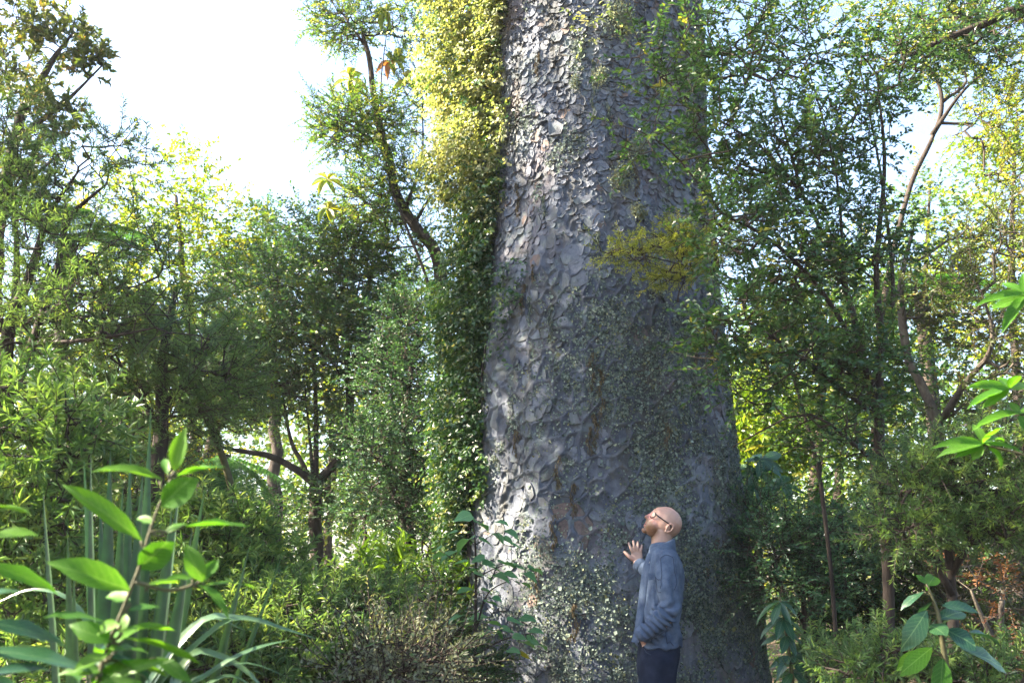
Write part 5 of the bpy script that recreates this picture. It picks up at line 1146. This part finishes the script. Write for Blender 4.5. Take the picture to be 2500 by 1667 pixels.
    limb(B, [sh_n + (0, .04, 0), el_n, wr_n], [.046, .042, .038, .034, .027]); limb(B, [sh_f, el_f, Q(1585, 1398, .29), wr_f], [.046, .042, .036, .032, .026])
    # head in its own frame: f forward (to the left), u up, tilted back
    TH = R(38); c_, s_ = math.cos(TH), math.sin(TH); H0 = Q(1627, 1288)
    def h(f_, u_, y_=0.0): return H0 + np.array((-(f_ * c_ - u_ * s_), y_, f_ * s_ + u_ * c_))
    HR = np.stack((h(1, 0) - H0, Y1, h(0, 1) - H0), 1)
    def hb(f_, u_, y_, r, n=18): ball(B, h(f_, u_, y_), r, HR, n)
    hb(.018, .022, 0, (.086, .071, .081), 28); hb(.05, .018, 0, (.062, .064, .066), 24)         # skull, brow
    hb(.058, -.03, 0, (.05, .055, .058), 22); hb(.052, -.058, 0, (.044, .044, .032)); hb(.083, -.083, 0, (.017, .02, .014))   # face, jaw, chin
    hb(.088, .03, 0, (.022, .042, .012))                                                         # brow ridge
    limb(B, [h(.1, .018), h(.111, -.006), h(.117, -.02)], [.008, .009, .0105], 12); hb(.104, -.024, .009, (.009, .007, .007)); hb(.104, -.024, -.009, (.009, .007, .007))
    hb(.097, -.045, 0, (.009, .02, .0055)); hb(.095, -.062, 0, (.009, .018, .006)); hb(.088, -.052, 0, (.012, .024, .018))
    for s in (-1, 1):
        hb(.07, -.02, s * .034, (.026, .018, .018)); hb(.078, .004, s * .03, (.014, .014, .01))    # cheek, eye
        ec = h(-.004, -.004, s * .07)
        for a in range(11):                                                                      # ear rim
            an = R(-70 + a * 27); limb(B, [ec + HR @ np.array((-.002 + .014 * -math.cos(an), s * (.007 + .004 * (math.cos(an) > 0)), .005 + .024 * math.sin(an))), ec + HR @ np.array((-.002 + .014 * -math.cos(an + .45), s * .008, .005 + .024 * math.sin(an + .45)))], [.0042, .0042], 8)
        ball(B, ec + HR @ np.array((.004, s * .002, .0)), (.011, .006, .02), HR); ball(B, ec + HR @ np.array((.004, s * .006, -.022)), (.007, .004, .008), HR); ball(B, ec + HR @ np.array((.011, s * .004, .002)), (.004, .005, .006), HR)
    limb(B, [Q(1622, 1352), Q(1616, 1325), h(.008, -.03)], [.064, .057, .055, .056], 20)
    # right hand spread on the bark
    def hp(px, py, dy=0.0): return P(px, py, HY + dy)
    loft(B, [(hp(1557, 1374, -.012), X1 * .022, Y1 * .015), (hp(1555, 1366), X1 * .03, Y1 * .014), (hp(1554, 1357, .004), X1 * .0345, Y1 * .0125), (hp(1554.5, 1350, .004), X1 * .0325, Y1 * .011), (hp(1555, 1346, .006), X1 * .027, Y1 * .008)], 18, 2.6)
    for a, b, c, r in (((1545.5, 1351), (1540, 1338), (1535, 1325), .0082), ((1551.5, 1348), (1548.5, 1334), (1546, 1320), .0086), ((1558, 1348), (1557.5, 1335), (1556.7, 1323), .0082), ((1563.8, 1351), (1565.5, 1341), (1566.6, 1330), .0072)):
        limb(B, [hp(*a, .004), hp(*b, -.004), hp(*c, .012)], [r * 1.08, r, r * 1.02, r * .86], 10)
    limb(B, [hp(1547, 1366, -.002), hp(1538, 1360, -.008), hp(1531, 1353, -.004), hp(1524.7, 1347, .008)], [.013, .0115, .0095, .0085], 12)
    # left hand, its fingers in the pocket, the thumb outside
    w2 = wr_n + unit(wr_n - el_n) * .006 + (.05, .045, -.008)
    loft(B, [(wr_n + (.01, .01, 0), Y1 * .016, np.array((.5, 0, .8)) * .026), (w2 + (-.012, .004, -.012), Y1 * .015, np.array((.5, 0, .8)) * .032), (w2 + (-.02, .01, -.04), Y1 * .013, np.array((.8, 0, .4)) * .034)], 14)
    for q in range(4): limb(B, [w2 + (-.034 + .016 * q, .012, -.034), w2 + (-.006 + .014 * q, .035, -.06)], [.0082, .0075], 8)
    limb(B, [w2 + (-.024, .002, -.008), w2 + (-.04, .006, -.02), w2 + (-.036, .016, -.04)], [.0105, .009, .008], 10)
    bmh = fuse('body', B, .0031, 3, .5, .3); V = coords(bmh)
    L = (V - H0) @ HR; hf, hy, hu = L[:, 0], np.abs(L[:, 1]), L[:, 2]; head = (np.linalg.norm(V - H0, axis=1) < .2) & (V[:, 2] > Q(1600, 1330)[2])
    nz = fbm(V * 60, 301, 2) - .5
    col = np.tile(np.array((.48, .295, .225)), (len(V), 1)) * (1 + .34 * (fbm(V * 22, 303, 3) - .5))[:, None] * (1 + np.array((.1, -.12, -.12)) * (fbm(V * 9, 305, 2) - .4)[:, None] * 2)
    def blend(m, c): nonlocal col; m = np.clip(m, 0, 1)[:, None]; col = col * (1 - m) + np.array(c) * m
    blend(head * .55 * smooth(.03, 0, np.hypot(hf - .112, hu + .015) - .012), (.56, .2, .17))                       # nose
    blend(head * .4 * smooth(.03, .0, np.hypot(hf - .07, hu + .022) - .01), (.57, .24, .2))
    beard = smooth(-.022, -.044, hu + .25 * (.06 - hf) + nz * .02) * smooth(.005, .03, hf) * smooth(-.13, -.1, hu)
    beard = np.maximum(beard, smooth(-.03, -.036, hu + nz * .01) * smooth(.082, .09, hf) * .9)
    blend(head * beard * (.95 + .5 * nz), (.19, .09, .045)); blend(head * (.62 + .6 * nz) * smooth(.05, -.03, hf + nz * .02) * smooth(.1, .01, hu), (.26, .17, .135)); blend(head * .35 * smooth(.06, .1, hu + nz * .03), (.56, .3, .25))
    lips = smooth(.004, .002, np.abs(hu + .055) - .005) * smooth(.09, .096, hf) * (hy < .02); blend(head * lips * .8, (.4, .15, .13)); blend(head * smooth(.003, .0015, np.abs(hu + .0535)) * smooth(.088, .095, hf) * (hy < .018), (.03, .012, .01))
    blend(head * .8 * smooth(.003, .001, np.abs(hu - .036 + .3 * hy - .008 + nz * .006) - .003) * smooth(.07, .085, hf) * (hy > .008) * (hy < .045), (.3, .17, .1))
    blend(head * smooth(.008, .005, np.hypot(hf - .088, (hu - .006) * 1.6)) * (hy > .02), (.08, .05, .04))
    at = bmh.attributes.new('skin', 'FLOAT_COLOR', 'POINT'); at.data.foreach_set('color', np.concatenate((col, np.ones((len(col), 1))), 1).astype(np.float32).ravel())
    bmh.vertices.foreach_set('co', (V - root).astype(np.float32).ravel()); bmh.update()
    part('body', bmh, M_SKIN, e)
    # glasses
    g = Geo()
    for s in (-1, 1):
        o = h(.099, .006, s * .033); r = [o + HR @ np.array((-.004 * (abs(math.cos(a)) > .9) - .012 * s * math.cos(a) * s * .6, .025 * math.cos(a) * 1.0 * s, .017 * math.sin(a))) for a in np.linspace(0, 6.283, 25)]
        tube(g, r, .0028, 6, cap=False)
        tube(g, curve([h(.094, .016, s * .06), h(.06, .014, s * .074), h(.004, .016, s * .077), h(-.012, .004, s * .077)], 14), .0034, 6)
    tube(g, curve([h(.105, .012, -.009), h(.109, .015, 0), h(.105, .012, .009)], 6), .002, 6)
    gl = part('glasses', g.mesh('glasses', root, True), M_FRAME, e)
    for s in (-1, 1):
        g = Geo(); o = h(.1, .006, s * .033); a = np.linspace(0, 6.283, 21)[:-1]
        ring = np.array([o + HR @ np.array((-.0075 * math.cos(q), .024 * math.cos(q) * s, .016 * math.sin(q))) for q in a]); g.add(np.vstack((o, ring)), [(0, 1 + i, 1 + (i + 1) % 20) for i in range(20)])
        part('lens', g.mesh('lens', root, True), M_LENS, gl)
def skin_mat():
    m, nt, out = nodes('skin'); at = N(nt, 'ShaderNodeAttribute', attribute_name='skin')
    bs = N(nt, 'ShaderNodeBsdfPrincipled', i_Roughness=.44); bs.inputs['Subsurface Weight'].default_value = .12; bs.inputs['Subsurface Radius'].default_value = (.012, .005, .003); bs.inputs['Subsurface Scale'].default_value = .6
    tc = N(nt, 'ShaderNodeTexCoord'); b = N(nt, 'ShaderNodeTexNoise', i_Scale=260.0, i_Detail=3.0); nt.links.new(tc.outputs['Object'], b.inputs['Vector'])
    bp = N(nt, 'ShaderNodeBump', i_Strength=.12, i_Distance=.002); nt.links.new(b.outputs['Fac'], bp.inputs['Height']); nt.links.new(bp.outputs[0], bs.inputs['Normal'])
    nt.links.new(at.outputs['Color'], bs.inputs['Base Color']); nt.links.new(bs.outputs[0], out.inputs[0]); return m
def lens_mat():
    m, nt, out = nodes('spectacle_lens'); tr = N(nt, 'ShaderNodeBsdfTransparent'); gs = N(nt, 'ShaderNodeBsdfGlossy', i_Roughness=.03); fr = N(nt, 'ShaderNodeFresnel', i_IOR=1.5)
    ms = N(nt, 'ShaderNodeMixShader'); nt.links.new(fr.outputs[0], ms.inputs[0]); nt.links.new(tr.outputs[0], ms.inputs[1]); nt.links.new(gs.outputs[0], ms.inputs[2]); nt.links.new(ms.outputs[0], out.inputs[0]); return m
M_SKIN, M_LENS, M_FRAME = skin_mat(), lens_mat(), flat_mat('spectacle_frame', (.012, .012, .014), .35)
M_DENIM = rough_mat('denim_shirt', [(.05, .072, .12), (.08, .112, .172), (.118, .152, .218)], 18, .85, .35, 420, (1, 1, 1), .15)
M_JEANS = rough_mat('dark_jeans', [(.008, .013, .028), (.014, .022, .044), (.022, .032, .06)], 14, .85, .3, 380, (1, 1, 1), .15)
M_BUTTON = flat_mat('button', (.25, .25, .26), .4)
M_SEAM, M_SHOE = flat_mat('seam_thread', (.03, .045, .08), .8), rough_mat('shoe_leather', [(.03, .02, .014), (.06, .04, .026)], 20, .5, .2)
build_person()

# ---------------------------------------------------------------- sunlit air
def build_haze(density=.0009):
    bm = bmesh.new(); bmesh.ops.create_cube(bm, size=1.0, matrix=Matrix.Translation((0, 6, 10.3)) @ Matrix.Diagonal((290, 290, 24, 1)))
    me = bpy.data.meshes.new('haze'); bm.to_mesh(me); bm.free()
    m = bpy.data.materials.new('haze_air'); m.use_nodes = True; nt = m.node_tree; nt.nodes.clear(); out = nt.nodes.new('ShaderNodeOutputMaterial')
    v = nt.nodes.new('ShaderNodeVolumePrincipled'); v.inputs['Color'].default_value = (.95, .96, 1, 1); v.inputs['Density'].default_value = density; v.inputs['Anisotropy'].default_value = .35
    nt.links.new(v.outputs[0], out.inputs['Volume']); me.materials.append(m)
    o = bpy.data.objects.new('haze', me); COL.objects.link(o); tag(o, 'thin sunlit haze hanging in the forest air', 'haze', kind='stuff')
build_haze()
